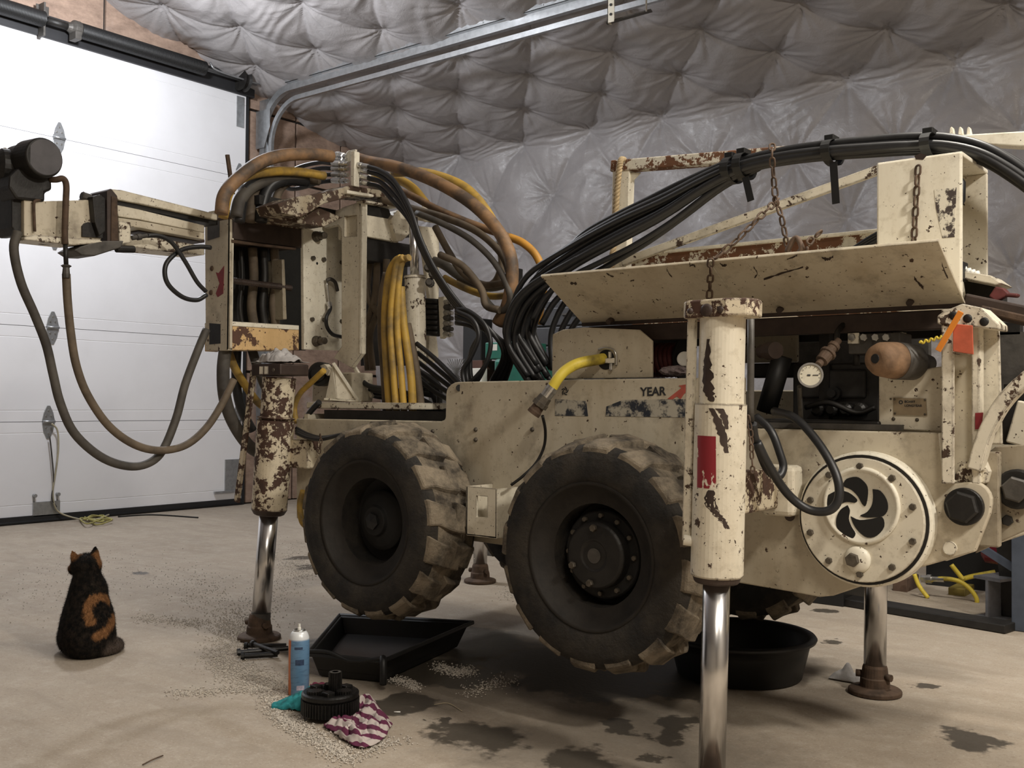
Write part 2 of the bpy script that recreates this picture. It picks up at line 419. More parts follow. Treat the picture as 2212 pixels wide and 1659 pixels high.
for y0, y1 in ((DOOR_Y0, 1.0), (1.0, 2.0), (2.0, 3.2), (3.2, 4.42), (4.42, 5.86)):
    y0 += g; y1 -= g; z0 = DOOR_TOP + .02
    sheet([(y0, z0), (y1, z0), (y1, RZ2(y1) - .02), (y0, RZ2(y0) - .02)])

# sectional door -----------------------------------------------------------
def door_mat():
    t = NT('white_door_skin'); c = t.mix(t.ramp(t.noise(3, 6, .6), .45, .75, 0, .25), (0.82, 0.82, 0.84), (0.66, 0.655, 0.66))
    t.bump(t.noise(220, 2), .08, .001); return t.out(c, .45)
M['door'] = door_mat()
M['seal'] = plain('black_rubber_seal', (0.012, 0.012, 0.013), .6)
de = bpy.data.objects.new('door_1', None); put(de, None, (XD, 3, 0)); tag(de, 'white sectional overhead door with horizontal seams', kind='structure')
zz = [.058, .778, 1.512, 2.251, 3.001, DOOR_TOP]
for i in range(5):
    z0, z1 = zz[i] + .002, zz[i + 1] - .002
    prof = [(0, z0)]
    for zc in (z0 + .085, z1 - .085):
        prof += [(0, zc - .004), (-.003, zc), (0, zc + .004)]
    prof += [(0, z1), (-.05, z1), (-.05, z0)]
    p = MB(); p.prism([(XD + x, DOOR_Y0, z) for x, z in prof], (0, DOOR_Y1 - DOOR_Y0 - .035, 0))
    part('panel', p, M['door'], de, .0)
p = MB(); p.box((XD - .03, DOOR_Y0, 0.001), (XD + .012, DOOR_Y1 - .03, .058)); p.cyl((XD + .004, DOOR_Y0, .014), (XD + .004, DOOR_Y1 - .03, .014), .014, 10)
part('bottom_seal', p, M['seal'], de)
p = MB(); p.box((XD - .05, DOOR_Y1 - .034, 0), (XD + .004, DOOR_Y1 - .004, DOOR_TOP)); part('side_seal', p, M['seal'], de)
def hinge(y, z):
    x = XD + .001; h, wv = .125, .048
    p = MB(); p.prism([(x, y - wv, z + .02), (x, y + wv, z + .02), (x, y + wv * .8, z + h * .55), (x, y + .012, z + h), (x, y - .012, z + h), (x, y - wv * .8, z + h * .55)], (.006, 0, 0))
    o = part('hinge', p, M['galv'], de, .002)
    p = MB(); p.prism([(x, y - wv, z - .02), (x, y + wv, z - .02), (x, y + wv * .8, z - h * .6), (x, y + .012, z - h * 1.05), (x, y - .012, z - h * 1.05), (x, y - wv * .8, z - h * .6)], (.006, 0, 0))
    part('hinge_leaf', p, M['galv'], o, .002)
    p = MB(); p.cyl((x + .012, y - wv, z), (x + .012, y + wv, z), .011, 10); p.box((x, y - wv, z - .022), (x + .008, y + wv, z + .022)); part('hinge_knuckle', p, M['galv'], o)
    for dy, dz in ((-.02, .045), (.02, .045), (0, .085), (-.02, -.045), (.02, -.045), (0, -.09)):
        p = MB(); p.cyl((x + .005, y + dy, z + dz), (x + .011, y + dy, z + dz), .007, 6); part('bolt', p, M['steel'], o)
for u, v in ((127, 298), (118, 512), (113, 706), (104, 909)): hp = ax(u, v, XD); hinge(hp.y, min(zz, key=lambda q: abs(q - hp.z)))
for z in zz[1:5]: hinge(DOOR_Y1 - .10, z)
p = MB(); p.box((XD, DOOR_Y1 - .14, DOOR_TOP - .30), (XD + .01, DOOR_Y1 - .06, DOOR_TOP - .02)); part('top_bracket', p, M['galv'], de, .002)
p = MB(); p.box((XD, DOOR_Y1 - .22, .14), (XD + .012, DOOR_Y1 - .03, .42)); p.box((XD + .01, DOOR_Y1 - .34, .12), (XD + .03, DOOR_Y1 - .12, .14))
part('bottom_bracket', p, M['galv'], de, .002)
b0 = ax(70, 1085, XD); b1 = ax(128, 1112, XD)
p = MB(); p.box((XD + .001, b0.y, b1.z), (XD + .012, b1.y, b0.z)); part('lift_plate', p, M['galv'], de, .002)
for y in (b0.y + .01, b1.y - .02):
    p = MB(); p.cyl((XD, y, b0.z + .05), (XD + .03, y, b0.z + .05), .014, 10); p.cyl((XD + .004, y, b0.z), (XD + .004, y, b0.z + .05), .005, 6); part('handle_stud', p, M['galv'], de)
# dark header with torsion spring
hd = MB(); hd.box((XD - .03, DOOR_Y0, DOOR_TOP - .005), (XD + .03, DOOR_Y1 + .04, DOOR_TOP + .17))
tag(part('trim_1', hd, plain('black_header', (0.02, 0.02, 0.022), .55), None, .004), 'black header board above the door', kind='structure')
ZS, XS = DOOR_TOP + .10, XD + .10
sp = thing('torsion_spring_shaft', (XS, 3, ZS), 'black torsion spring shaft above the white overhead door', 'door spring')
p = MB(); p.cyl((XS, DOOR_Y0, ZS), (XS, DOOR_Y1, ZS), .016, 10); part('shaft', p, M['galv'], sp)
ya = ax(100, 60, XS).y; yb = ax(160, 78, XS).y
def coil(y0, y1, r=.062):
    n = int((y1 - y0) / .011); pr = []
    for i in range(n):
        pr += [((i) * .011, r - .003), (i * .011 + .003, r), (i * .011 + .008, r), ((i + 1) * .011 - .0005, r - .003)]
    q = MB(); q.lathe((XS, y0, ZS), (0, 1, 0), pr, 20, True); return q
part('spring', coil(DOOR_Y0, ya - .02), M['black_plastic'], sp); part('spring', coil(yb + .04, DOOR_Y1 - .55), M['black_plastic'], sp)
p = MB(); p.box((XD + .03, ya - .03, ZS - .13), (XS + .02, ya - .015, ZS + .13)); p.box((XD + .03, ya - .05, ZS + .03), (XD + .04, ya + .05, ZS + .13)); part('bearing_plate', p, M['darkgrey'], sp, .002)
p = MB(); p.lathe((XS, yb - .06, ZS), (0, 1, 0), [(0, .03), (.03, .045), (.05, .066), (.1, .066), (.12, .05)], 16); p.box((XS - .02, yb - .03, ZS - .10), (XS + .08, yb + .02, ZS - .04)); part('winding_cone', p, M['darkgrey'], sp, .002)
p = MB(); p.cyl((XS, ya, ZS), (XS, yb, ZS), .03, 12); part('coupling', p, M['dark'], sp)
p = MB(); p.lathe((XS, DOOR_Y1 - .18, ZS), (0, 1, 0), [(0, .1), (.015, .075), (.05, .075), (.065, .1)], 24); part('cable_drum', p, M['dark'], sp)
p = MB(); p.tube([(XS + .03, DOOR_Y1 - .52, ZS + .06), (XS + .05, DOOR_Y1 - .45, ZS + .0), (XS + .05, DOOR_Y1, ZS - .01)], .008, 6); part('cable', p, M['galv'], sp)

# lifting track -------------------------------------------------------------
TY = 5.93
ta = ay(700, 164, TY); tb = ay(1290, 0, TY)
ZT = (ta.z + tb.z) / 2
tr = thing('door_track', (XD + .1, TY, 0), 'galvanised steel track curving from the door to under the ceiling', 'door track')
def track_path(off, y):
    R = .38; x0, z1 = XD + .075 + off, ZT - off
    pts = [Vector((x0, y, 0.02)), Vector((x0, y, z1 - R))]
    for i in range(1, 13):
        a = math.pi / 2 * i / 12
        pts.append(Vector((x0 + R - R * math.cos(a), y, z1 - R + R * math.sin(a))))
    pts.append(Vector((2.4, y, z1)))
    return pts
def sweep(path, prof, y):
    # prof: (n, y) offsets, n toward the room side of the bend
    R = []
    for i, p in enumerate(path):
        a = path[max(i - 1, 0)]; b = path[min(i + 1, len(path) - 1)]; t = (b - a).normalized(); n = Vector((t.z, 0, -t.x))
        R.append([p + n * c + Vector((0, d, 0)) for c, d in prof])
    q = MB(); q.rings(R, closed=True, caps=True, smooth=False); return q
cp = [(-.03, 0), (-.03, .045), (-.012, .05), (-.012, .047), (-.027, .042), (-.027, .003), (.027, .003), (.027, .042), (.012, .047), (.012, .05), (.03, .045), (.03, 0)]
part('track_channel', sweep(track_path(0, TY), cp, TY), M['galv'], tr)
cp2 = [(-.02, 0), (-.02, .032), (-.017, .032), (-.017, .003), (.017, .003), (.017, .032), (.02, .032), (.02, 0)]
part('track_channel', sweep(track_path(.105, TY + .01), cp2, TY), M['galv'], tr)
p = MB(); p.box((XD + .45, TY - .04, ZT + .03), (2.4, TY - .036, ZT + .075)); p.box((XD + .45, TY - .04, ZT + .03), (2.4, TY + .01, ZT + .034)); part('stiffener_angle', p, M['galv'], tr)
p = MB(); p.box((XD - .02, TY + .045, .05), (XD + .12, TY + .05, DOOR_TOP)); part('jamb_angle', p, M['galv'], tr)
p = MB(); p.prism([(XD, TY - .01, ZT - .5), (XD + .12, TY - .01, ZT - .5), (XD + .2, TY - .01, ZT - .32), (XD + .2, TY - .01, ZT - .15), (XD, TY - .01, ZT - .15)], (0, .004, 0)); part('corner_plate', p, M['galv'], tr)
for u in (730, 885, 1050, 1180):
    pt = ay(u, 164 - (u - 700) * .278, TY)
    p = MB(); p.box((pt.x - .007, TY - .044, ZT + .04), (pt.x + .007, TY - .03, ZT + .055)); part('splice_bolt', p, M['galv'], tr, .002)
# perforated hanger below the roof
HY = 5.35
hg = thing('ceiling_hanger', (-3.6, HY, 3.6), 'short perforated white angle hanger fixed under the quilted roof', 'hanger')
a = ay(1312, 50, HY)
p = MB(); p.box((a.x, HY, a.z), (a.x + .05, HY + .004, RZ(HY) - .0)); p.box((a.x, HY, a.z), (a.x + .004, HY + .04, RZ(HY))); part('upright', p, M['paint_white'], hg)
for i in range(3):
    p = MB(); p.cyl((a.x + .026, HY - .004, a.z + .05 + i * .06), (a.x + .026, HY + .001, a.z + .05 + i * .06), .009, 8); part('hole_rim', p, M['dark'], hg)
p = MB(); p.bar((a.x - .02, HY + .02, a.z + .01), (a.x + .26, HY + .1, a.z + .05), .04, .008); part('foot_bar', p, M['darkgrey'], hg)
p = MB(); p.cyl((a.x + .24, HY + .07, a.z + .04), (a.x + .24, HY + .07, RZ(HY + .07)), .006, 6); part('hanger_bolt', p, M['steel'], hg)
# rope tied to the door's lowest hinge
q = lambda u, v: ax(u, v, XD + .035)
rp = MB(); rp.tube([q(112, 915), q(124, 930), q(126, 970), q(120, 1020), q(114, 1060), q(118, 1092), q(130, 1108), az(165, 1120, .02), az(200, 1124, .02), az(240, 1110, .015)], .007, 6)
o = part('pull_rope', rp, plain('pale_rope', (0.42, 0.38, 0.27), .8), None); tag(o, 'pale rope hanging from the lowest hinge of the white door', 'rope')
rp = MB(); rp.tube([q(107, 940), q(112, 985), q(116, 1040), q(112, 1075), q(122, 1095)], .006, 6); part('rope_strand', rp, M['darkgrey'], o)
rp = MB(); pts = []
for i in range(22):
    a_ = i * 1.35; c = az(205 + 42 * math.cos(a_) * (.6 + .4 * math.sin(i * 2.3)), 1122 + 12 * math.sin(a_) * (.5 + .5 * math.cos(i * 1.7)), .012 + .01 * (i % 3)); pts.append(c)
rp.tube(pts, .006, 6); o = part('twine_tangle', rp, plain('yellow_green_twine', (0.40, 0.36, 0.12), .8)); tag(o, 'tangle of yellowish twine on the floor at the door', 'twine')
rp = MB(); rp.tube([az(255, 1116, .006), az(330, 1112, .006), az(428, 1118, .006)], .006, 6); o = part('twig', rp, M['dark']); tag(o, 'long thin dark stick on the floor beside the door', 'stick')
# ================================================================== the drill rig
rig = thing('drill_rig', (-2.0, 3.0, 0), 'cream-painted worn underground drill rig on four jacks with big tyres and hose bundles', 'drill rig')
hexm = MB(); hexm.lathe((0, 0, 0), (0, 0, 1), [(0, 1), (.8, 1), (1, .86)], 6); HEX = hexm.mesh('hex_bolt', Vector()); HEX.materials.append(M['bolt'])
hexm = MB(); hexm.lathe((0, 0, 0), (0, 0, 1), [(0, 1), (.5, .92), (.85, .6), (1, .2)], 12, True); DOME = hexm.mesh('dome_bolt', Vector()); DOME.materials.append(M['bolt'])
def bolt(p, n, r, h, parent, mesh=None, name='bolt', mat=None):
    q = Vector((0, 0, 1)).rotation_difference(Vector(n).normalized())
    o = inst(name, mesh or HEX, parent, p, q, (r, r, h))
    if mat is not None:
        o.material_slots[0].link = 'OBJECT'; o.material_slots[0].material = mat
    return o
NY = Vector((0, -1, 0))
def yplate(name, px, Y, th, mat, parent=rig, bevel=.003):
    p = MB(); p.prism([ay(u, v, Y) for u, v in px], (0, th, 0)); return part(name, p, mat, parent, bevel)
def xplate(name, px, X, th, mat, parent=rig, bevel=.003):
    p = MB(); p.prism([ax(u, v, X) for u, v in px], (-th, 0, 0)); return part(name, p, mat, parent, bevel)

YP = 2.70
def arc(cu, cv, ru, rv, a0, a1, n=5):
    return [(cu + ru * math.cos(math.radians(a0 + (a1 - a0) * i / n)), cv + rv * math.sin(math.radians(a0 + (a1 - a0) * i / n))) for i in range(n + 1)]
outline = [(640, 904), (952, 910)] + arc(954, 900, 8, 9, 90, 0, 3) + arc(990, 852, 27, 27, 180, 270, 5) + [(1300, 819), (1605, 815), (1606, 925), (2033, 935), (2045, 1030)] \
    + arc(2062, 1036, 14, 8, 180, 90, 3) + arc(2100, 1083, 42, 42, -95, 10, 6) + [(2138, 1110), (2106, 1192), (1930, 1243), (1800, 1287), (1770, 1290), (1700, 1277), (1605, 1261), (1480, 1240), (1100, 1180), (1000, 1166), (640, 1120)]
side = yplate('side_plate', outline, YP, .022, M['paint_dull'], bevel=.004)
# far side plate, deck, axles
p = MB(); p.prism([(x, 3.32, z) for x, z in ((-3.25, .9), (-2.4, .9), (-2.35, 1.0), (-1.2, 1.0), (-.35, .88), (-.35, .72), (-.9, .47), (-1.4, .5), (-3.2, .62))], (0, .02, 0)); part('side_plate', p, M['paint_dull'], rig, .004)
p = MB(); p.box((-3.2, YP + .022, .62), (-.85, 3.32, .64)); part('belly_plate', p, M['dark'], rig)
p = MB(); p.box((-1.9, YP + .022, .885), (-.85, 3.32, .9)); part('engine_deck', p, M['darkgrey'], rig)
p = MB(); p.box((-3.22, YP + .022, .62), (-3.2, 3.32, .9)); part('end_plate', p, M['paint_dull'], rig)

# bolts and marks on the side plate
for u, v in ((1028, 928), (1028, 950), (1150, 928), (935, 932)): bolt(ay(u, v, YP), NY, .008, .008, side, DOME)
for u, v in ((873, 933), (932, 934)): bolt(ay(u, v, YP), NY, .004, .002, side, DOME, 'hole', M['dark'])
p = MB(); p.cyl(ay(992, 838, YP - .0015), ay(992, 838, YP), .012, 16); part('lifting_hole', p, M['black_plastic'], side)
p = MB(); p.prism([ay(u, v, YP - .0012) for u, v in ((782, 917), (808, 917), (808, 936), (782, 934))], (0, .0012, 0)); part('slot_hole', p, M['black_plastic'], side)
def decal_mat():
    t = NT('worn_blue_band'); c = t.mix(t.ramp(t.noise(24, 8, .7), .46, .56), (0.022, 0.026, 0.036), (0.42, 0.385, 0.31))
    return t.out(c, .6)
M['band'] = decal_mat()
p = MB(); p.prism([ay(u, v, YP - .001) for u, v in ((1199, 862), (1266, 866), (1270, 899), (1199, 898))], (0, .001, 0)); part('blue_band_decal', p, M['band'], side)
p = MB(); p.prism([ay(u, v, YP - .001) for u, v in ((1310, 878), (1345, 864), (1490, 862), (1490, 902), (1308, 899))], (0, .001, 0)); part('blue_band_decal', p, M['band'], side)
def text_mesh(body, name):
    cu = bpy.data.curves.new(name, 'FONT'); cu.body = body; cu.size = 1.0; cu.extrude = 0.0; cu.offset = .03
    o = bpy.data.objects.new(name, cu); COL.objects.link(o)
    dg = bpy.context.evaluated_depsgraph_get(); me = bpy.data.meshes.new_from_object(o.evaluated_get(dg))
    bpy.data.objects.remove(o); return me
def lettering(body, p0, p1, hgt, Y, mat, parent, name='lettering', shear=0.0):
    me = text_mesh(body, name); xs_ = [v.co.x for v in me.vertices]; ys_ = [v.co.y for v in me.vertices]
    wd_, x0, y0 = max(xs_) - min(xs_), min(xs_), min(ys_); hh = max(ys_) - y0
    a, b = p0, p1; d = b - a
    for v in me.vertices:
        f = (v.co.x - x0) / wd_; g_ = (v.co.y - y0) / hh
        q = a + d * (f) + Vector((shear * g_ * hgt, 0, g_ * hgt)); v.co = q - a
    me.materials.clear(); me.materials.append(mat)
    return put(bpy.data.objects.new(name, me), parent, a)
M['ink'] = plain('black_ink', (0.03, 0.03, 0.032), .6, 0, .5, 60)
lettering('YEAR', ay(1382, 856, YP - .0015), ay(1439, 854, YP - .0015), .027, YP, M['ink'], side)
p = MB(); p.prism([ay(u, v, YP - .0015) for u, v in ((1441, 862), (1472, 838), (1466, 833), (1490, 829), (1490, 846), (1478, 850), (1470, 862), (1462, 856), (1452, 863))], (0, .0015, 0))
part('red_arrow_decal', p, plain('faded_red_decal', (0.46, 0.10, 0.07), .5, 0, .3, 40), side)
pw = MB()
for k in range(5):
    a0 = math.radians(72 * k); c = ay(1220, 845, YP - .0015); ring = []
    for i in range(7): f = i / 6; ring.append(c + Vector((math.cos(a0 + f * 1.6), 0, math.sin(a0 + f * 1.6))) * (.006 + .009 * f))
    for i in range(6, -1, -1): f = i / 6; ring.append(c + Vector((math.cos(a0 + .5 + f * 1.1), 0, math.sin(a0 + .5 + f * 1.1))) * (.004 + .0075 * f))
    pw.prism(ring, (0, .0015, 0))
part('pinwheel_emblem', pw, M['ink'], side)
# step bracket between the wheels
YB = 2.57
def br(u, v): return ay(u, v, YB)
fr = MB()
for px in (((1007, 1050), (1029, 1052), (1029, 1157), (1007, 1155)), ((1053, 1054), (1072, 1056), (1072, 1164), (1053, 1160)), ((1029, 1052), (1053, 1054), (1053, 1073), (1029, 1071)), ((1029, 1117), (1053, 1118), (1053, 1160), (1029, 1157))):
    fr.prism([br(*q) for q in px], (0, .008, 0))
stp = part('step_bracket', fr, M['paint'], rig, .0)
for ua, ub, va, vb in ((1007, 1009, 1050, 1155), (1070, 1072, 1056, 1164)):
    a, b = br(ua, va), br(ub, vb); p = MB(); p.box((a.x, YB, b.z), (a.x + .008, YP, a.z)); part('bracket_side', p, M['paint'], stp, .002)
a, b = br(1007, 1155), br(1072, 1164); p = MB(); p.box((a.x, YB, b.z), (b.x, YP, b.z + .008)); part('bracket_floor', p, M['paint'], stp, .002)

# ------------------------------------------------------------------ wheels
def tyre_mat():
    t = NT('muddy_tyre_rubber')
    g = t.n.new('ShaderNodeNewGeometry'); nz_ = t.sep(g.outputs['Normal'])
    mud = t.ramp(t.noise(10, 8, .65), .40, .62)
    c = t.mix(mud, (0.010, 0.0085, 0.007), (0.036, 0.029, 0.021))
    t.bump(t.noise(38, 7, .7), .8, .012)
    return t.out(c, .85)
def lug_mat():
    t = NT('mud_caked_lugs'); mud = t.ramp(t.noise(12, 8, .65), .36, .6)
    c = t.mix(mud, (0.05, 0.040, 0.029), (0.27, 0.22, 0.155))
    t.bump(t.noise(32, 8, .72), .9, .016); return t.out(c, .9)
M['tyre'] = tyre_mat(); M['lug'] = lug_mat()
M['rim_dark'] = plain('black_rim', (0.005, 0.0045, 0.004), .75, 0, .4, 10, .2)
M['rim_edge'] = plain('dusty_rim_edge', (0.022, 0.018, 0.014), .7, .2, .5, 18, .3)
def lug_mesh(seed):
    r = random.Random(seed); bm = bmesh.new()
    # local: x tangential, y axial (0 = outer shoulder), z radial
    n = 5
    def rnd(s): return r.uniform(-s, s)
    for face in (0,):
        vs = {}
        for i in range(n):
            f = i / (n - 1); y = f * .135; sh_ = .05 * f
            drop = -.027 * max(0, 1 - f * 2.7)
            wid = .043 - .008 * f + rnd(.004)
            vs[i] = [bm.verts.new((sh_ + sx * wid * tp + rnd(.004), y + rnd(.003), z + (drop if z > 0 else drop * .4 - .01) + rnd(.005))) for sx, z, tp in ((-1, -.025, 1.12), (-1, .019, .95), (1, .019, .95), (1, -.025, 1.12))]
        for i in range(n - 1):
            for k in range(4): bm.faces.new((vs[i][k], vs[i][(k + 1) % 4], vs[i + 1][(k + 1) % 4], vs[i + 1][k]))
        bm.faces.new(vs[0][::-1]); bm.faces.new(vs[n - 1])
    bmesh.ops.recalc_face_normals(bm, faces=bm.faces)
    bmesh.ops.bevel(bm, geom=list(bm.edges), offset=.004, segments=1, affect='EDGES')
    m = bpy.data.meshes.new('tread_lug'); bm.to_mesh(m); bm.free(); m.materials.append(M['lug'])
    for p_ in m.polygons: p_.use_smooth = False
    return m
LUGS = [lug_mesh(i) for i in range(4)]
def wheel(x, z, y0, wd_, sgn, style):
    """y0 outer face plane, sgn=+1 when the outside looks to -Y"""
    R = .322; o = Vector((x, y0, z)); d = Vector((0, sgn, 0))
    w_ = MB(); w_.lathe(o, d, [(.15, .15), (.20, .15), (.205, .0)], 32); rim = part('wheel', w_, M['rim_dark'], rig)
    t_ = MB(); prof = [(.045, .205), (.012, .212), (.004, .225), (.0, .25), (.004, .285), (.012, .308), (.035, R), (wd_ / 2, R + .002), (wd_ - .035, R), (wd_ - .012, .308), (wd_ - .004, .285), (wd_, .25), (wd_ - .004, .225), (wd_ - .012, .205), (wd_ - .02, .15), (.05, .15)]
    t_.lathe(o, d, prof, 56, True, caps=False); ty = part('tyre', t_, M['tyre'], rim)
    q = MB(); q.lathe(o, d, [(.038, R - .01), (.04, R + .002), (wd_ / 2, R + .005), (wd_ - .04, R + .002), (wd_ - .038, R - .01)], 56, True, caps=False); part('tread_band', q, M['lug'], rim)
    q = MB(); q.lathe(o, d, [(.05, .150), (.03, .195), (.012, .204), (.006, .212), (.012, .218), (.03, .21), (.05, .2)], 48, True, caps=False); part('rim_flange', q, M['rim_edge'], rim)
    q = MB(); q.lathe(o, d, [(.05, .205), (.10, .19), (.13, .16), (.14, .12), (.15, .0)], 40, True, caps=False); part('rim_dish', q, M['rim_dark'], rim)
    if style == 'hub':
        q = MB(); q.lathe(o, d, [(.15, .13), (.085, .13), (.078, .125), (.078, .0)], 36); part('hub_flange', q, M['rim_dark'], rim, .003)
        q = MB(); q.lathe(o, d, [(.08, .098), (.045, .098), (.038, .09), (.036, .045), (.04, .04), (.04, 0)], 36); part('hub_cap', q, M['dark'], rim, .003)
        for k in range(12):
            a = 2 * math.pi * k / 12; bolt(o + d * .078 + Vector((math.cos(a), 0, math.sin(a))) * .113, -d, .008, .01, rim)
        for a in (90, 205, 262): bolt(o + d * .038 + Vector((math.cos(math.radians(a)), 0, math.sin(math.radians(a)))) * .08, -d, .011, .012, rim, name='cap_plug')
        q = MB(); q.cyl(o + d * .037, o + d * .04, .022, 16); part('hub_centre', q, M['darkgrey'], rim)
    else:
        q = MB(); q.lathe(o, d, [(.15, .105), (.10, .105), (.09, .09), (.075, .055), (.06, .05), (.06, .0)], 36); part('hub_cap', q, M['rim_dark'], rim, .003)
        q = MB(); q.lathe(o, d, [(.065, .03), (.05, .03), (.045, .0)], 6); part('hub_nut', q, M['black_plastic'], rim)
    n = 16
    for k in range(n):
        for s2 in (0, 1):
            a = 2 * math.pi * (k + .5 * s2) / n + x
            rad = Vector((math.cos(a), 0, math.sin(a))); tan = Vector((-math.sin(a), 0, math.cos(a)))
            ydir = d if s2 == 0 else -d
            mt = Matrix((tan, ydir, rad)).transposed()
            if mt.determinant() < 0: mt = Matrix((-tan, ydir, rad)).transposed()
            base = o + d * (.010 if s2 == 0 else wd_ - .010) + rad * R
            inst('tread_lug', LUGS[(k * 2 + s2) % 4], rim, base, mt.to_quaternion())
    return rim
W1 = ay(1267, 1204, 2.42); W2 = ay(779, 1129, 2.42)
wheel(W1.x, W1.z, 2.42, .255, 1, 'hub'); wheel(W2.x, W2.z, 2.42, .255, 1, 'plain')
wheel(W1.x, W1.z, 3.62, .255, -1, 'plain'); wheel(W2.x, W2.z, 3.62, .255, -1, 'plain')
for W in (W1, W2):
    p = MB(); p.cyl((W.x, 2.58, W.z), (W.x, 3.46, W.z), .06, 16); p.lathe((W.x, 2.86, W.z), (0, 1, 0), [(0, .07), (.06, .12), (.22, .12), (.28, .07)], 16); part('axle', p, M['dark'], rig)

# ------------------------------------------------------------------ jacks
def jack_axis(pb, pt): return pb, pt
def on(a, b, f): return a + (b - a) * f
def zat(a, b, z): return a + (b - a) * ((z - a.z) / (b.z - a.z))
def foot(parent, base, axis, pad=.075, stem=.05, hs=1.0):
    q = MB(); q.lathe(Vector((base.x, base.y, 0.002)), Z_, [(0, pad), (.012 * hs, pad), (.016 * hs, pad * .94), (.022 * hs, stem * 1.12), (.05 * hs, stem * 1.08), (.054 * hs, stem), (.085 * hs, stem * .92), (.10 * hs, stem * .78)], 28); part('foot_pad', q, M['rust'], parent, .002)
    for s_ in (-1, 1):
        q = MB(); q.cyl(base + Vector((s_ * stem * .9, -.01, .062 * hs)), base + Vector((s_ * stem * 1.35, -.015, .062 * hs)), .012, 8); part('foot_pin', q, M['rust'], parent)
# nearest jack
YJ = 2.25; JS = .945
jb, jt = ay(1548, 1256, YJ), ay(1562, 660, YJ)
ja = (jt - jb).normalized(); base = zat(jb, jt, 0.0)
pm = lambda v: on(jb, jt, (1256 - v) / (1256 - 660))
q = MB(); q.lathe(pm(1244), ja, [(0, .064 * JS), (.004, .067 * JS), ((pm(873) - pm(1244)).length, .066 * JS)], 40); jn = part('jack', q, M['paint_chip'], rig, .0)
q = MB(); q.lathe(pm(1258), ja, [(0, .054 * JS), (.004, .058 * JS), ((pm(1243) - pm(1258)).length, .062 * JS)], 40); part('bottom_gland', q, M['brown_steel'], jn)
q = MB(); q.lathe(pm(873), ja, [(0, .058 * JS), ((pm(676) - pm(873)).length, .058 * JS)], 40); part('jack_barrel', q, M['paint'], jn)
c = pm(672); L = (pm(650) - pm(688)).length
oc = [Vector((-.095, -.035, 0)), Vector((-.075, -.06, 0)), Vector((.04, -.068, 0)), Vector((.088, -.045, 0)), Vector((.10, .0, 0)), Vector((.085, .05, 0)), Vector((-.075, .05, 0)), Vector((-.095, .03, 0))]
q = MB(); q.prism([pm(688) + v * JS for v in oc], ja * L); cap = part('jack_cap', q, M['paint_heavy'], jn, .005)
for dx, s_ in ((-.055, .008), (-.012, .016), (.025, .009)): bolt(c + Vector((dx, -.062, -.002)), NY, s_, .006, cap, DOME, 'bolt', M['brown_steel'])
q = MB(); q.cyl(base + Vector((0, 0, .04)), pm(1250), .0325, 36); part('jack_rod', q, M['chrome'], jn)
foot(jn, base, ja, hs=.55)
ga, gb = ay(1496, 682, 2.225), ay(1484, 1170, 2.225)
q = MB(); q.bar(gb, ga, .024, .012, (0, 1, 0)); gd = part('guide_bar', q, M['paint_chip'], jn, .003)
q = MB(); q.cyl(ay(1476, 1166, 2.21), ay(1505, 1170, 2.225), .013, 12); part('guide_pin', q, M['paint_white'], jn, .002)
# red decal wrapped on the sleeve
def wrap_patch(u0, u1, v0, v1, r, mat, parent, name='red_decal', n=8):
    m_ = MB(); R_ = []
    for v in (v0, v1):
        ctr = pm(v); row = []
        for i in range(n + 1):
            u = u0 + (u1 - u0) * i / n; tgt = ay(u, v, ctr.y - r * .8); d_ = tgt - ctr; d_ -= ja * d_.dot(ja)
            row.append(ctr + d_.normalized() * (r + .0008))
        R_.append(row)
    m_.rings(R_, closed=False, caps=False); return part(name, m_, mat, parent)
def redworn():
    t = NT('scratched_red_decal'); z_ = t.sep()[2]
    n_ = t.math('ADD', t.noise(16, 6, .6, sc=(1.4, 1.4, .8)), t.ramp(z_, .70, .86, .12, -.08))
    c_ = t.mix(t.ramp(n_, .54, .56), (0.23, 0.016, 0.024), (0.70, 0.645, 0.52)); return t.out(c_, .45)
wrap_patch(1511, 1548, 941, 1052, .066 * JS, redworn(), jn)
# long scrapes down to bare metal
def scrape(vs, r, parent):
    m_ = MB(); R_ = []
    rr = random.Random(int(vs[0][1]))
    for (u, v, hw) in [(spt.x, spt.y, spt.z) for spt in spline([Vector(t_) for t_ in vs], 6)]:
        ctr = pm(v); row = []
        for k in (-1, -.3, .3, 1):
            uu = u + k * hw * rr.uniform(.6, 1.25); tgt = ay(uu, v, ctr.y - r * .85); d_ = tgt - ctr; d_ -= ja * d_.dot(ja); row.append(ctr + d_.normalized() * (r + .0007))
        R_.append(row)
    m_.rings(R_, closed=False, caps=False); part('bare_scrape', m_, M['brown_steel'], parent)
scrape([(1538, 1055, 7), (1536, 1080, 10), (1545, 1100, 9), (1560, 1115, 10), (1578, 1135, 8)], .066 * JS, jn)
scrape([(1534, 735, 3), (1531, 790, 9), (1533, 840, 11), (1541, 868, 5)], .058 * JS, jn)
scrape([(1540, 882, 4), (1552, 910, 8), (1562, 940, 9), (1572, 975, 7)], .066 * JS, jn)
scrape([(1556, 882, 8), (1566, 900, 9), (1572, 925, 4)], .066 * JS, jn)
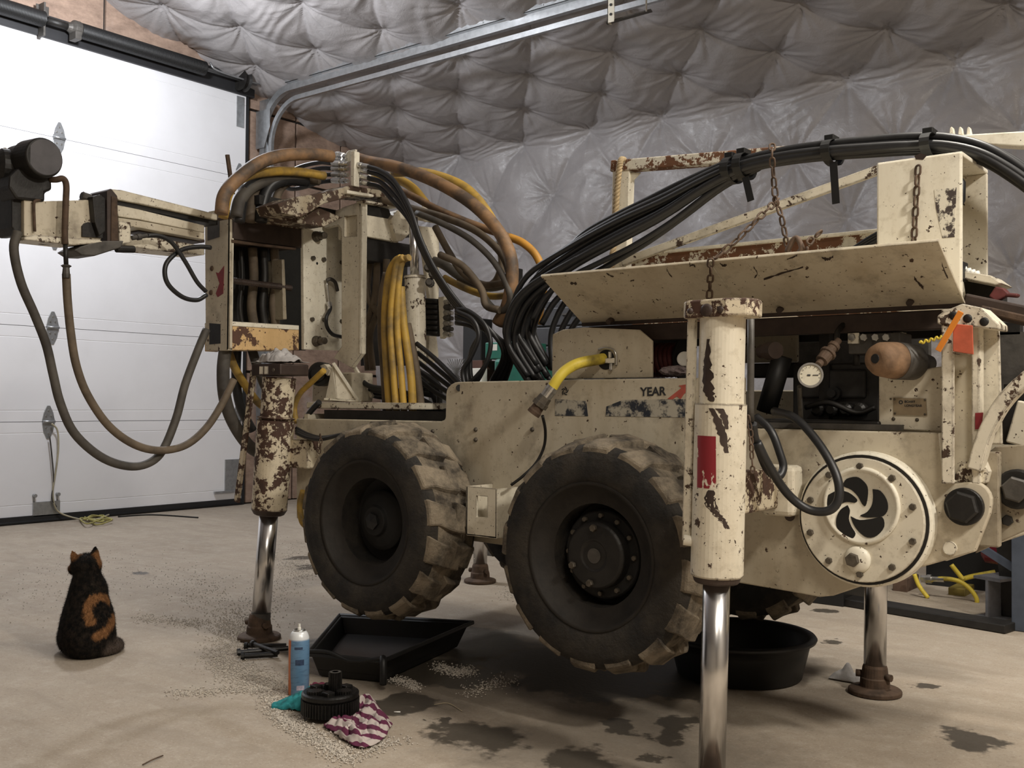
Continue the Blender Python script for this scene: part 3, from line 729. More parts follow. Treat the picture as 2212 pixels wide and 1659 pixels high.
# bracket holding the jack
a, b = ay(1612, 1018, 2.42), ay(1664, 1116, 2.42)
q = MB(); q.box((ay(1600, 1060, 2.40).x - .03, 2.36, b.z), (ay(1680, 1060, 2.62).x, 2.63, a.z)); mb_ = part('jack_mount', q, M['paint_heavy'], rig, .008)
a2, b2 = ay(1640, 1004, 2.62), ay(1712, 1118, 2.62)
q = MB(); q.box((a2.x, 2.62, b2.z), (b2.x, 2.699, a2.z)); part('mount_block', q, M['paint'], mb_, .014)
q = MB(); q.cyl(ay(1706, 1115, 2.69), ay(1706, 1115, 2.67), .014, 12); part('mount_plug', q, M['brown_steel'], mb_)
# rear-left jack, leaning
b3 = az(560, 1380); t3 = ay(606, 783, 2.62); a3 = (t3 - b3).normalized()
lm = lambda v: zat(b3, t3, ay(0.5 * 0 + 560 + (1380 - v) * .0773, v, 2.61).z)
q = MB(); q.lathe(lm(1100), a3, [(0, .070), ((lm(908) - lm(1100)).length, .074)], 36); jl = part('jack', q, M['paint_heavy'], rig)
q = MB(); q.lathe(lm(1112), a3, [(0, .052), (.004, .06), ((lm(1100) - lm(1112)).length, .071)], 36); part('bottom_gland', q, M['brown_steel'], jl)
q = MB(); q.lathe(lm(908), a3, [(0, .064), (.01, .076), (.014, .064), ((lm(815) - lm(908)).length, .066)], 36); part('jack_barrel', q, M['paint_heavy'], jl)
cc = lm(806); q = MB(); q.box((cc.x - .085, cc.y - .075, lm(812).z), (cc.x + .095, cc.y + .07, lm(787).z)); cp_ = part('jack_cap', q, M['brown_steel'], jl, .006)
for dx in (-.03, .0): 
    q = MB(); q.box((cc.x + dx, cc.y - .077, cc.z - .006), (cc.x + dx + .022, cc.y - .073, cc.z + .025)); part('paint_patch', q, M['paint_white'], cp_)
bolt(cc + Vector((.055, -.075, .01)), NY, .008, .004, cp_, DOME)
q = MB(); q.cyl(b3 + a3 * .08, lm(1105), .037, 32); part('jack_rod', q, M['chrome'], jl); foot(jl, b3, a3, .085, .046)
q = MB(); q.lathe(lm(1346), a3, [(0, .038), (.05, .038)], 32); part('rod_collar', q, M['darkgrey'], jl)
q = MB(); q.bar(ay(548, 800, 2.56), ay(512, 1085, 2.56), .03, .012, (0, 1, 0)); part('guide_bar', q, M['paint_heavy'], jl, .003)
a, b = ay(636, 948, 2.68), ay(680, 1012, 2.68); q = MB(); q.box((a.x - .02, 2.64, b.z), (b.x, 2.72, a.z)); part('jack_mount', q, M['paint_heavy'], rig, .005)
# far jacks
br_ = az(1890, 1498)
q = MB(); q.cyl(br_ + Vector((0, 0, .08)), br_ + Vector((.005, 0, .62)), .036, 32); jr = part('jack', q, M['chrome'], rig); foot(jr, br_, Z_, .085, .043)
q = MB(); q.lathe(br_ + Vector((0, 0, .55)), Z_, [(0, .06), (.5, .062)], 28); part('jack_barrel', q, M['paint'], jr)
bb_ = az(1037, 1258)
q = MB(); q.cyl(bb_ + Vector((0, 0, .1)), bb_ + Vector((0, 0, .6)), .037, 28); jq = part('jack', q, M['chrome'], rig); foot(jq, bb_, Z_, .085, .046)
q = MB(); q.lathe(bb_ + Vector((0, 0, .5)), Z_, [(0, .07), (.5, .07)], 28); part('jack_barrel', q, M['paint_heavy'], jq)
q = MB(); q.box((bb_.x - .06, 3.33, .72), (bb_.x + .06, bb_.y, .86)); part('jack_arm', q, M['paint_dull'], rig, .006)

# ------------------------------------------------------------------ round drive cover
dc = ay(1860, 1123, 2.65); ic = ay(1856, 1093, 2.63)
q = MB(); q.lathe((dc.x, YP, dc.z), NY, [(0, .178), (.035, .176), (.04, .17)], 56); cov = part('drive_cover', q, M['paint_white'], rig, .002)
q = MB(); q.lathe((dc.x, YP - .038, dc.z), NY, [(0, .169), (.006, .169)], 56); part('gap_ring', q, M['dark'], cov)
q = MB(); q.lathe((dc.x, YP - .042, dc.z), NY, [(0, .161), (.013, .161), (.014, .159)], 56); part('cover_flange', q, M['paint'], cov)
yf = YP - .056
q = MB(); q.lathe((ic.x, yf, ic.z), NY, [(-.002, .102), (.006, .100), (.008, .096), (.008, .092), (.003, .088), (.003, .0)], 48, True); part('hub_ring', q, M['paint_white'], cov)
for k in range(10):
    a = math.radians(72 + 36 * k + 18); p_ = Vector((dc.x + .140 * math.cos(a), yf, dc.z + .140 * math.sin(a))); bolt(p_, NY, .0092, .009, cov)
BL = [[(1075,425),(1100,390),(1160,378),(1200,400),(1230,440),(1232,500),(1218,560),(1195,545),(1170,500),(1130,460),(1085,440)],
      [(1262,455),(1310,465),(1350,520),(1358,580),(1330,622),(1270,632),(1215,632),(1185,620),(1225,600),(1255,560),(1265,510)],
      [(1125,625),(1180,648),(1260,640),(1322,630),(1335,690),(1290,745),(1230,758),(1175,720),(1140,670)],
      [(1105,555),(1120,590),(1113,640),(1130,690),(1155,735),(1130,765),(1075,740),(1040,700),(1035,640),(1060,585)],
      [(985,490),(1040,465),(1110,475),(1165,520),(1150,540),(1100,535),(1050,555),(1010,590),(965,580),(970,530)]]
for bl in BL:
    P_ = [ay(1450 + a / 2.903, 900 + b / 2.903, yf - .0045) for a, b in bl]
    q = MB(); q.prism([p_ for p_ in spline(P_ + [P_[0]], 3)[:-1]], (0, .003, 0)); part('swirl_blade', q, M['black_plastic'], cov)
pc = ay(1846, 1208, yf); q = MB(); q.lathe((pc.x + .008, yf, pc.z), NY, [(-.001, .036), (.006, .034), (.012, .026), (.014, .0)], 28, True); part('plug_boss', q, M['paint_white'], cov)
bolt(Vector((pc.x, yf - .012, pc.z)), NY, .0185, .012, cov, name='drain_plug')
# big hex pin at the nose
hp = ay(2084, 1094, YP); q = MB(); q.lathe(hp, NY, [(0, .047), (.012, .047), (.014, .045)], 32); hx = part('pivot_pin', q, M['dark'], rig); bolt(hp + NY * .013, NY, .040, .022, hx, name='hex_head', mat=M['dark'])
cp2_ = ay(2052, 1184, YP - .004); q = MB(); q.lathe(cp2_, NY, [(-.01, .017), (.004, .017)], 16); part('grease_cap', q, M['paint_white'], rig)
# ------------------------------------------------------------------ column at the nose
yplate('column_web', [(2056, 668), (2102, 668), (2102, 1046), (2056, 1046)], 2.735, .012, M['paint'])
a, b = ay(2033, 668, 2.66), ay(2060, 1046, 2.66); q = MB(); q.box((a.x, 2.6722, b.z), (a.x + .012, 2.745, a.z)); q.box((a.x, 2.66, b.z), (b.x, 2.672, a.z)); col = part('column_flange', q, M['paint_chip'], rig, .003)
a, b = ay(2098, 665, 2.70), ay(2116, 1046, 2.70); q = MB(); q.box((a.x, 2.70, b.z), (b.x, 2.745, a.z)); part('column_flange', q, M['paint_chip'], rig, .003)
yplate('column_cheek', [(2100, 668), (2118, 664), (2157, 700), (2160, 800), (2164, 960), (2112, 960)], 2.76, .014, M['paint_chip'])
yplate('cheek_slot', [(2107, 724), (2121, 726), (2122, 872), (2110, 872)], 2.757, .004, M['dark'])
tp = yplate('column_head', [(2024, 682), (2040, 672), (2078, 656), (2118, 664), (2157, 700), (2157, 712), (2100, 706), (2024, 700)], 2.655, .10, M['paint_chip'])
for u, v in ((2060, 682), (2090, 688), (2126, 695)): bolt(ay(u, v, 2.655), NY, .011, .004, tp, DOME, 'bolt', M['dark'])
yplate('column_foot', [(2026, 935), (2042, 935), (2048, 1030), (2062, 1042), (2040, 1042), (2034, 1020)], 2.675, .03, M['paint_white'])
og = yplate('warning_plate', [(2058, 699), (2101, 703), (2103, 766), (2058, 759)], 2.64, .003, plain('orange_red_plate', (0.55, 0.12, 0.06), .5, 0, .2, 40))
og['label'] = 'orange-red plate on the column'
q = MB(); q.box(ay(2058, 760, 2.645), ay(2100, 766, 2.70)); part('plate_shelf', q, M['paint_heavy'], rig)
q = MB(); q.bar(ay(2026, 758, 2.625), ay(2076, 673, 2.625), .014, .005, (0, 1, 0)); part('orange_strap', q, plain('orange_plastic', (0.72, 0.24, 0.03), .4, 0, .1), rig, .001)
q = MB(); q.tube([ay(1986, 741, 2.66) + Vector((0, 0, .004 * math.sin(i * 1.9))) + (ay(2034, 728, 2.66) - ay(1986, 741, 2.66)) * (i / 14) for i in range(15)], .003, 5, 3); part('yellow_wire', q, M['yellow_clean'], rig)
yplate('red_label', [(2106, 892), (2124, 891), (2120, 926), (2106, 928)], 2.695, .002, M['red_decal'])
# panel with the data plate
pan = yplate('control_panel', [(1898, 812), (1940, 805), (2056, 788), (2058, 934), (1898, 925)], 2.742, .02, M['paint'])
pl_ = yplate('data_plate', [(1929, 859), (2000, 861), (2002, 898), (1930, 896)], 2.738, .003, plain('tan_data_plate', (0.30, 0.235, 0.15), .45, .2, .2, 30), pan, .0)
lettering('BOART', ay(1954, 870, 2.737), ay(1977, 870.6, 2.737), .0062, 0, M['ink'], pan); lettering('LONGYEAR', ay(1954, 878.5, 2.737), ay(1992, 879, 2.737), .0062, 0, M['ink'], pan)
q = MB(); q.lathe(ay(1946, 869, 2.738), NY, [(0, .0055), (.0008, .0055), (.0008, .0028), (0, .0028)], 12, caps=False); part('plate_emblem', q, M['ink'], pan)
for u, v in ((1932, 863), (1998, 864), (1933, 893), (1998, 895), (1924, 862)): bolt(ay(u, v, 2.737), NY, .003, .002, pan, DOME, 'rivet')
for u, v in ((1930, 905), (1981, 907)): bolt(ay(u, v, 2.742), NY, .005, .004, pan, DOME)
# rusty filter can
fa, fb = ay(1903, 776, 2.62), ay(2006, 786, 2.80); d_ = (fb - fa).normalized()
q = MB(); q.lathe(fa, d_, [(-.022, .02), (-.018, .036), (.0, .044), (.035, .047), (.055, .048)], 28, True); fc = part('filter_can', q, plain('rusty_tan_can', (0.26, 0.155, 0.085), .75, .1, .5, 22, .3), rig)
q = MB(); q.lathe(fa + d_ * .055, d_, [(0, .049), (.07, .047), (.10, .03), (.14, .022)], 28, True); part('can_body', q, M['darkgrey'], fc)
q = MB(); q.lathe(fa - d_ * .024, d_, [(0, .012), (.004, .013)], 14); part('can_port', q, M['black_plastic'], fc)
# pressure gauge on its pipe
gc = ay(1751, 812, 2.60); gn = (Vector((0.05, 0.4, 1.05)) - gc); gn = Vector((.35, -.93, .1)).normalized()
q = MB(); q.lathe(gc - gn * .02, gn, [(0, .030), (.03, .032), (.034, .033)], 36); gg = part('pressure_gauge', q, M['white_plastic'], rig, .001)
q = MB(); q.lathe(gc + gn * .0142, gn, [(0, .027), (.0006, .027)], 36); part('dial_face', q, M['gauge_face'], gg)
q = MB(); q.lathe(gc + gn * .012, gn, [(0, .033), (.006, .033), (.006, .028), (.002, .027)], 36, caps=False); part('bezel', q, M['steel'], gg)
u_ = gn.cross(Z_).normalized(); q = MB(); q.bar(gc + gn * .016 - u_ * .006, gc + gn * .016 + u_ * -.02, .002, .001, gn); q.bar(gc + gn * .016, gc + gn * .016 + u_ * .008, .004, .001, gn); part('needle', q, M['ink'], gg)
q = MB()
for k in range(11):
    a = math.radians(225 - 27 * k); r0 = (u_ * math.cos(a) + Z_ * math.sin(a)); q.bar(gc + gn * .0155 + r0 * .021, gc + gn * .0155 + r0 * .025, .0012, .0006, gn)
part('dial_ticks', q, M['ink'], gg)
q = MB(); pa, pb_ = ay(1768, 788, 2.61), ay(1812, 735, 2.68); d_ = pb_ - pa; ln = d_.length
q.lathe(pa, d_, [(0, .010), (ln * .15, .010), (ln * .15, .017), (ln * .4, .018), (ln * .42, .022), (ln * .5, .022), (ln * .5, .013), (ln * .68, .013), (ln * .7, .016), (ln * .8, .016), (ln * .8, .010), (ln, .009)], 14); part('gauge_fittings', q, M['rust'], rig)
q = MB(); q.tube([ay(1727, 835, 2.62), ay(1728, 870, 2.66), ay(1730, 905, 2.72)], .007, 8); part('gauge_pipe', q, M['darkgrey'], rig)
# valve block and the engine bay
a, b = ay(1832, 722, 2.80), ay(1945, 772, 2.80); q = MB(); q.box((a.x, 2.80, b.z + .012), (b.x, 2.90, a.z)); vb = part('valve_block', q, M['darkgrey'], rig, .004)
for u in (1842, 1868, 1893, 1916): bolt(ay(u, 729, 2.80), NY, .011, .012, vb, name='valve_cap', mat=M['steel'])
a, b = ay(1832, 720, 2.798), ay(1856, 742, 2.798); q = MB(); q.box((a.x, 2.795, b.z), (b.x, 2.80, a.z)); part('valve_face', q, M['paint_white'], vb)
a, b = ay(1930, 718, 2.86), ay(1948, 736, 2.86); q = MB(); q.box((a.x, 2.86, b.z), (b.x, 2.90, a.z)); part('valve_tab', q, M['paint_white'], vb)
for u in (1850, 1890): 
    q = MB(); q.cyl(ay(u, 745, 2.83), ay(u, 790, 2.83), .010, 10); part('valve_pipe', q, M['dark'], vb)
def engine_box(name, u0, v0, u1, v1, Y, dep, mat, bev=.006):
    a, b = ay(u0, v0, Y), ay(u1, v1, Y); q = MB(); q.box((a.x, Y, b.z), (b.x, Y + dep, a.z)); return part(name, q, mat, rig, bev)
M['engine'] = plain('greasy_engine_grey', (0.045, 0.043, 0.042), .5, .3, .5, 14, .2)
engine_box('engine_block', 1712, 786, 1900, 915, 2.92, .32, M['engine'])
e = engine_box('engine_cover', 1730, 800, 1868, 860, 2.905, .02, M['engine'])
q = MB(); q.lathe(ay(1805, 850, 2.90), NY, [(0, .02), (.02, .02), (.02, .012), (.035, .012)], 12); part('filler_cap', q, M['black_plastic'], e)
for k in range(4):
    c = ay(1765 + 30 * k, 885, 2.88); q = MB(); q.lathe(c, NY, [(-.03, .02), (.0, .02), (.008, .012)], 14); part('injector_body', q, M['dark'], e)
q = MB(); q.tube([ay(1740, 880, 2.86), ay(1790, 870, 2.85), ay(1850, 892, 2.86), ay(1890, 880, 2.88)], .008, 8); part('engine_pipe', q, M['dark'], e)
engine_box('bay_back_plate', 1560, 690, 1722, 782, 3.12, .02, M['paint_dull'])
engine_box('bay_cross_member', 1615, 785, 1722, 815, 2.95, .06, M['dark'])
engine_box('bay_back_wall', 1700, 700, 2010, 790, 3.30, .015, M['darkgrey'])
engine_box('bay_floor_tray', 1625, 905, 1900, 928, 2.73, .25, M['dark'])
q = MB(); q.cyl(ay(1690, 770, 2.85), ay(1655, 890, 2.85), .03, 12); part('hanging_tool', q, M['black_plastic'], rig)
q = MB(); q.tube([ay(1870, 725, 2.86), ay(1865, 700, 2.85), ay(1840, 692, 2.83), ay(1812, 712, 2.78), ay(1806, 742, 2.70)], .008, 8); part('valve_hose', q, M['dark'], rig)
q = MB(); q.tube([ay(1880, 722, 2.88), ay(1910, 700, 2.88), ay(1935, 745, 2.86), ay(1965, 760, 2.84)], .010, 8); part('valve_hose', q, M['rust'], rig)
q = MB(); q.lathe(ay(1672, 757, 2.70), Vector((-.8, .6, 0)), [(-.01, .012), (-.01, .024), (.03, .026), (.036, .02), (.07, .02)], 16); part('handwheel', q, M['brown_steel'], rig)
# pipe and hose hanging beside the jack
q = MB(); q.tube([ay(1622, 690, 2.34), ay(1622, 760, 2.34), ay(1621, 880, 2.34), ay(1622, 910, 2.35)], .009, 10, sp=False); part('jack_pipe', q, M['darkgrey'], rig)
q = MB(); q.tube([ay(1634, 900, 2.52), ay(1665, 930, 2.50), ay(1685, 980, 2.50), ay(1692, 1010, 2.50), ay(1680, 1030, 2.48), ay(1655, 1010, 2.46), ay(1632, 950, 2.38), ay(1626, 915, 2.35)], .0105, 10); part('jack_hose', q, M['black_hose'], rig)
q = MB(); q.tube([ay(1672, 888, 2.66), ay(1720, 905, 2.60), ay(1770, 960, 2.57), ay(1806, 1025, 2.55), ay(1812, 1075, 2.54), ay(1790, 1103, 2.53), ay(1745, 1100, 2.52), ay(1700, 1065, 2.49), ay(1660, 1005, 2.42), ay(1635, 955, 2.38)], .0115, 10); part('jack_hose', q, M['black_hose'], rig)

# ------------------------------------------------------------------ nose linkage at the right edge
nose = yplate('nose_plate', [(2104, 1000), (2150, 965), (2290, 955), (2290, 1118), (2212, 1148), (2106, 1196)], 2.80, .03, M['paint_greasy'])
q = MB(); hp2 = ay(2196, 1057, 2.78); q.lathe(hp2, NY, [(-.03, .05), (0, .05), (.002, .045)], 24); pv = part('link_pin', q, M['dark'], rig); bolt(hp2 + NY * .002, NY, .033, .02, pv, name='hex_head', mat=M['darkgrey'])
bolt(ay(2177, 1124, 2.80), NY, .014, .01, nose, mat=M['dark'])
q = MB(); q.bar(ay(2138, 975, 2.77), ay(2138, 1180, 2.77), .05, .03, (0, 1, 0)); part('nose_rib', q, M['paint_greasy'], rig, .004)
hm = MB(); pts = spline([ay(2106, 1015, 2.70), ay(2114, 985, 2.70), ay(2130, 935, 2.70), ay(2158, 882, 2.70), ay(2190, 843, 2.70), ay(2230, 808, 2.70)], 8)
R_ = []
for i, p_ in enumerate(pts):
    t_ = (pts[min(i + 1, len(pts) - 1)] - pts[max(i - 1, 0)]).normalized(); n_ = t_.cross(Y_).normalized(); R_.append([p_ - n_ * .017 + Y_ * -.015, p_ + n_ * .017 + Y_ * -.015, p_ + n_ * .017 + Y_ * .03, p_ - n_ * .017 + Y_ * .03])
hm.rings(R_, smooth=False); part('curved_arm', hm, M['paint_chip'], rig, .004)
q = MB(); q.prism([ay(u, v, 2.72) for u, v in ((2064, 1020), (2075, 1000), (2100, 992), (2125, 995), (2135, 1020), (2128, 1045), (2060, 1045))], (0, .05, 0)); part('arm_lug', q, M['paint_chip'], rig, .004)
q = MB(); q.bar(ay(2196, 960, 2.95), ay(2222, 870, 2.95), .05, .03, (0, 1, 0)); part('short_arm', q, M['paint'], rig, .004)
q = MB(); q.box(ay(2120, 720, 3.15), ay(2240, 960, 3.2)); part('bay_back_wall', q, M['darkgrey'], rig)
q = MB(); q.box(ay(2168, 830, 3.0), ay(2260, 960, 3.1)); part('nose_block', q, M['dark'], rig)
# ================================================================== hose trough, flap, box, upper frame
XL, XR = ay(1260, 703, 2.80).x, ay(2085, 655, 2.80).x
ZB, ZT_ = 1.212, 1.347
sp_x = ay(1532, 570, 2.56).x
def flap(x0, x1):
    q = MB(); q.prism([(x0, 2.80, ZB), (x1, 2.80, ZB), (x1, 2.56, ZT_), (x0, 2.56, ZT_)], Vector((0, .004, .008))); return part('trough_flap', q, M['paint_dull'], rig, .002)
flap(XL, sp_x - .0008); f2 = flap(sp_x + .0008, XR)
q = MB(); q.bar((XL, 2.797, ZB), (XR, 2.797, ZB), .012, .012); part('flap_hinge', q, M['brown_steel'], rig)
for u, v in ((1318, 693), (1686, 668), (1967, 652)):
    p_ = ay(u, v, 2.77); q = MB(); q.cyl(p_ + Vector((0, -.012, -.005)), p_ + Vector((0, .02, .01)), .009, 10); part('hinge_bolt', q, M['brown_steel'], rig)
q = MB(); q.box((XL + .02, 2.80, ZB - .06), (XR + .06, 2.83, ZB - .008)); part('trough_rail', q, M['brown_steel'], rig, .003)
q = MB(); q.box((XL + .02, 2.83, ZB - .02), (XR, 3.18, ZB - .008)); part('trough_floor', q, M['paint_dull'], rig)
q = MB(); q.box((XL + .02, 3.15, ZB - .06), (XR + .06, 3.18, ZB - .02)); part('trough_rail', q, M['dark'], rig, .003)
a, b = ay(1366, 574, 3.18), ay(1990, 480, 3.18); xa0 = ay(1893, 350, 2.80).x
q = MB(); q.box((a.x, 3.175, ZB - .02), (xa0, 3.187, ay(1366, 553, 3.18).z)); part('trough_back', q, M['rusty_beam'], rig, .003)
q = MB(); q.box((a.x, 3.165, ay(1366, 555, 3.18).z), (xa0, 3.19, ay(1366, 548, 3.18).z)); part('trough_lip', q, M['paint_white'], rig, .002)
# supports for the trough
for u in (1290, 1560, 1760, 2050):
    x = ay(u, 720, 2.83).x; q = MB(); q.box((x - .015, 2.90, .9), (x + .015, 2.93, ZB - .02)); part('trough_leg', q, M['dark'], rig)
# left side cabinet with the yellow hose
cab = yplate('side_cabinet', [(1193, 722), (1215, 712), (1260, 707), (1380, 712), (1408, 736), (1408, 816), (1192, 819)], 2.745, .012, M['paint_dull'])
a, b = ay(1193, 722, 2.745), ay(1193, 819, 2.745); q = MB(); q.box((a.x, 2.757, b.z), (a.x + .01, 2.92, a.z)); part('cabinet_side', q, M['paint_chip'], cab, .002)
ho = ay(1309, 777, 2.744); q = MB(); q.lathe(ho, NY, [(0, .032), (.001, .032)], 24); part('cabinet_hole', q, M['black_plastic'], cab)
q = MB(); a, b = ay(1310, 774, 2.742), ay(1329, 784, 2.742); q.box((a.x, 2.735, b.z), (b.x, 2.742, a.z)); a, b = ay(1316, 760, 2.742), ay(1321, 775, 2.742); q.box((a.x, 2.737, b.z), (b.x, 2.742, a.z)); part('hole_latch', q, M['paint_white'], cab)
q = MB(); q.tube([ay(1293, 755, 2.738), ay(1308, 752, 2.735), ay(1325, 756, 2.738), ay(1331, 770, 2.738), ay(1331, 790, 2.74)], .004, 6); part('hole_ring', q, M['steel'], cab)
q = MB(); q.lathe(ay(1320, 785, 2.738), Vector((0, 0, -1)), [(0, .006), (.02, .006), (.025, .003)], 10); part('hole_pin', q, M['steel'], cab)
yh = [ay(1318, 772, 2.78), ay(1290, 777, 2.72), ay(1250, 785, 2.66), ay(1222, 800, 2.63), ay(1205, 818, 2.61), ay(1190, 842, 2.60)]
q = MB(); q.tube(yh, .0175, 14, 7); yo = part('yellow_hose', q, M['yellow_clean'], rig)
d_ = (ay(1153, 892, 2.575) - yh[-1]); ln = d_.length
q = MB(); q.lathe(yh[-1] - d_ * .12, d_, [(0, .019), (ln * .12, .019), (ln * .12, .021), (ln * .17, .021), (ln * .17, .019), (ln * .42, .0185)], 18); part('hose_ferrule', q, M['steel'], yo)
q = MB(); q.lathe(yh[-1] + d_ * .30, d_, [(0, .021), (ln * .22, .023), (ln * .24, .026), (ln * .40, .026)], 6); part('hose_nut', q, M['bolt'], yo)
q = MB(); q.lathe(yh[-1] + d_ * .68, d_, [(0, .019), (ln * .18, .020), (ln * .24, .022), (ln * .36, .022), (ln * .36, .016), (ln * .30, .014)], 18); part('hose_end', q, M['rust'], yo)
q = MB(); q.tube([ay(1172, 898, 2.59), ay(1178, 930, 2.62), ay(1175, 965, 2.64), ay(1158, 1000, 2.63), ay(1130, 1028, 2.60), ay(1104, 1048, 2.58)], .005, 8); part('hose_tether', q, M['dark'], rig)
# red hose coil, gauge and plastic bag on the deck
rc = ay(1440, 778, 2.92); q = MB()
for k in range(7):
    x = rc.x - .06 + k * .0165; q.tube([(x + .01 * (i % 3 - 1) * .5, rc.y + .05 * math.cos(i * math.pi / 4), rc.z + .048 * math.sin(i * math.pi / 4)) for i in range(9)], .0095, 8, 3)
part('red_hose_coil', q, M['red_hose'], rig)
q = MB(); q.lathe((rc.x + .06, rc.y, rc.z), (1, 0, 0), [(0, .07), (.006, .07), (.006, .02), (.03, .02)], 24); part('reel_flange', q, M['dark'], rig)
g2 = ay(1478, 775, 2.80); q = MB(); q.lathe(g2, Vector((.3, -.95, .1)), [(-.015, .022), (.0, .023), (.002, .02), (.0, .0)], 20); part('pressure_gauge', q, M['white_plastic'], rig)
def bag_mat():
    t = NT('clear_plastic_bag'); t.b.inputs['Transmission Weight'].default_value = .6; t.b.inputs['IOR'].default_value = 1.3; t.bump(t.noise(45, 5), .8, .02); return t.out((0.6, 0.5, 0.5), .18)
bg = bmesh.new(); bmesh.ops.create_icosphere(bg, subdivisions=3, radius=1)
c = ay(1458, 801, 2.80)
for v in bg.verts:
    k_ = 1 + .18 * math.sin(v.co.x * 9 + v.co.z * 5) * math.cos(v.co.y * 8); v.co = Vector((v.co.x * .05 * k_, v.co.y * .03 * k_, v.co.z * .016 * k_))
m_ = bpy.data.meshes.new('plastic_bag'); bg.to_mesh(m_); bg.free(); m_.materials.append(bag_mat()); pb = put(bpy.data.objects.new('plastic_bag', m_), None, c); tag(pb, 'crumpled clear plastic bag beside the red hose coil on the rig', 'plastic bag')

# box on the right of the trough
YBX = 2.80
bt0, bt1 = ay(1893, 350, YBX), ay(2085, 326, YBX); bb1 = ay(2070, 582, YBX)
xa, xb = bt0.x, bt1.x - .008; zt, zb = (bt0.z + bt1.z) / 2, ZB + .01; yb2 = 3.07
q = MB(); q.box((xa, YBX, zb), (xb, YBX + .012, zt)); bx_ = part('guide_box', q, M['paint_white'], rig, .006)
q = MB(); q.box((xa, YBX + .004, zt - .012), (xb, yb2, zt)); part('box_top', q, M['paint_white'], bx_, .003)
q = MB(); q.box((xa, yb2 - .012, zb), (xb, yb2, zt - .012)); part('box_back', q, M['paint'], bx_, .003)
q = MB(); q.box((xa, YBX + .012, zb), (xa + .012, yb2 - .012, zt - .012)); part('box_side', q, M['paint'], bx_)
q = MB(); q.cyl((xb - .02, YBX + .06, zb + .06), (xb - .02, YBX + .06, zt - .06), .006, 10); part('box_rod', q, M['darkgrey'], bx_)
q = MB(); q.cyl((xb - .02, YBX + .035, zb + .03), (xb - .02, YBX + .035, zt - .05), .004, 8); part('box_rod', q, M['dark'], bx_)
q = MB(); q.lathe((xb - .02, YBX + .06, zt - .13), Z_, [(0, .008), (.01, .013), (.06, .014), (.07, .008)], 12, True); part('rod_grip', q, M['black_plastic'], bx_)
q = MB(); q.box((xb - .035, YBX + .03, zb + .06), (xb - .005, YBX + .08, zb + .11)); part('rod_block', q, M['black_plastic'], bx_, .003)
def smear_mat():
    t = NT('worn_sticker'); c_ = t.mix(t.ramp(t.noise(34, 8, .72), .47, .52), (0.06, 0.045, 0.04), (0.70, 0.655, 0.54)); return t.out(c_, .6)
q = MB(); q.prism([ay(u, v, YBX - .001) for u, v in ((2018, 410), (2066, 405), (2062, 512), (2036, 514), (2022, 450))], (0, .001, 0)); part('worn_sticker', q, smear_mat(), bx_)
q = MB(); q.prism([ay(u, v, YBX - .001) for u, v in ((1975, 337), (1988, 331), (2002, 336), (1994, 345), (1978, 344))], (0, .001, 0)); part('rust_patch', q, M['brown_steel'], bx_)
# chains --------------------------------------------------------------------
def link_mesh(L, W, r):
    path = []
    for i in range(16):
        a = 2 * math.pi * i / 16; path.append(Vector(((W / 2 - r) * math.cos(a), 0, (W / 2 - r) * math.sin(a) + (L - W) / 2 * (1 if math.sin(a) > 0 else -1 if math.sin(a) < 0 else 0))))
    q = MB(); R_ = []
    n = len(path)
    for i in range(n):
        t_ = (path[(i + 1) % n] - path[i - 1]).normalized(); nn = t_.cross(Y_); R_.append([path[i] + (nn * math.cos(k * math.pi / 3) + Y_ * math.sin(k * math.pi / 3)) * r for k in range(6)])
    R_.append(R_[0]); q.rings(R_, caps=False); m = q.mesh('link', Vector()); m.materials.append(M['rust']); return m
LINK = link_mesh(.034, .022, .0032)
def chain(pts, name='chain', pitch=.0265, mesh=LINK):
    P = spline(pts, 8); e = bpy.data.objects.new(name, None); e.empty_display_size = .03; put(e, rig, P[0])
    i, acc, k = 0, 0.0, 0
    total = sum((P[j + 1] - P[j]).length for j in range(len(P) - 1)); n = max(1, int(total / pitch))
    for k in range(n + 1):
        s_ = min(k * total / n, total - 1e-6); j = 0
        while s_ > (P[j + 1] - P[j]).length and j < len(P) - 2: s_ -= (P[j + 1] - P[j]).length; j += 1
        t_ = (P[j + 1] - P[j]).normalized(); p_ = P[j] + t_ * s_
        q_ = Z_.rotation_difference(t_) @ Quaternion((0, 0, 1), math.radians(20 + 90 * (k % 2)))
        inst('link', mesh, e, p_, q_)
    return e
YC = 2.74
chain([ay(1668, 318, YC), ay(1668, 345, YC - .02), ay(1672, 395, YC), ay(1676, 435, YC)])
chain([ay(1676, 435, YC), ay(1640, 470, 2.66), ay(1590, 520, 2.60), ay(1552, 552, 2.57)])
chain([ay(1676, 435, YC), ay(1688, 470, YC), ay(1698, 520, YC), ay(1703, 545, YC)])
chain([ay(1535, 568, 2.555), ay(1535, 590, 2.575), ay(1533, 625, 2.61), ay(1532, 655, 2.63)])
chain([ay(1768, 505, 2.72), ay(1755, 515, 2.70), ay(1745, 530, 2.68), ay(1742, 545, 2.68)])
chain([ay(1983, 368, YBX - .006), ay(1981, 400, YBX - .006), ay(1978, 450, YBX - .006), ay(1974, 525, YBX - .006)])
SL = link_mesh(.022, .014, .0022)
chain([ay(1617, 905, 2.31), ay(1622, 940, 2.31), ay(1624, 985, 2.315), ay(1626, 1015, 2.318)], mesh=SL, pitch=.017)
chain([ay(692, 942, 2.62), ay(693, 955, 2.62), ay(690, 975, 2.62)], mesh=SL, pitch=.017)
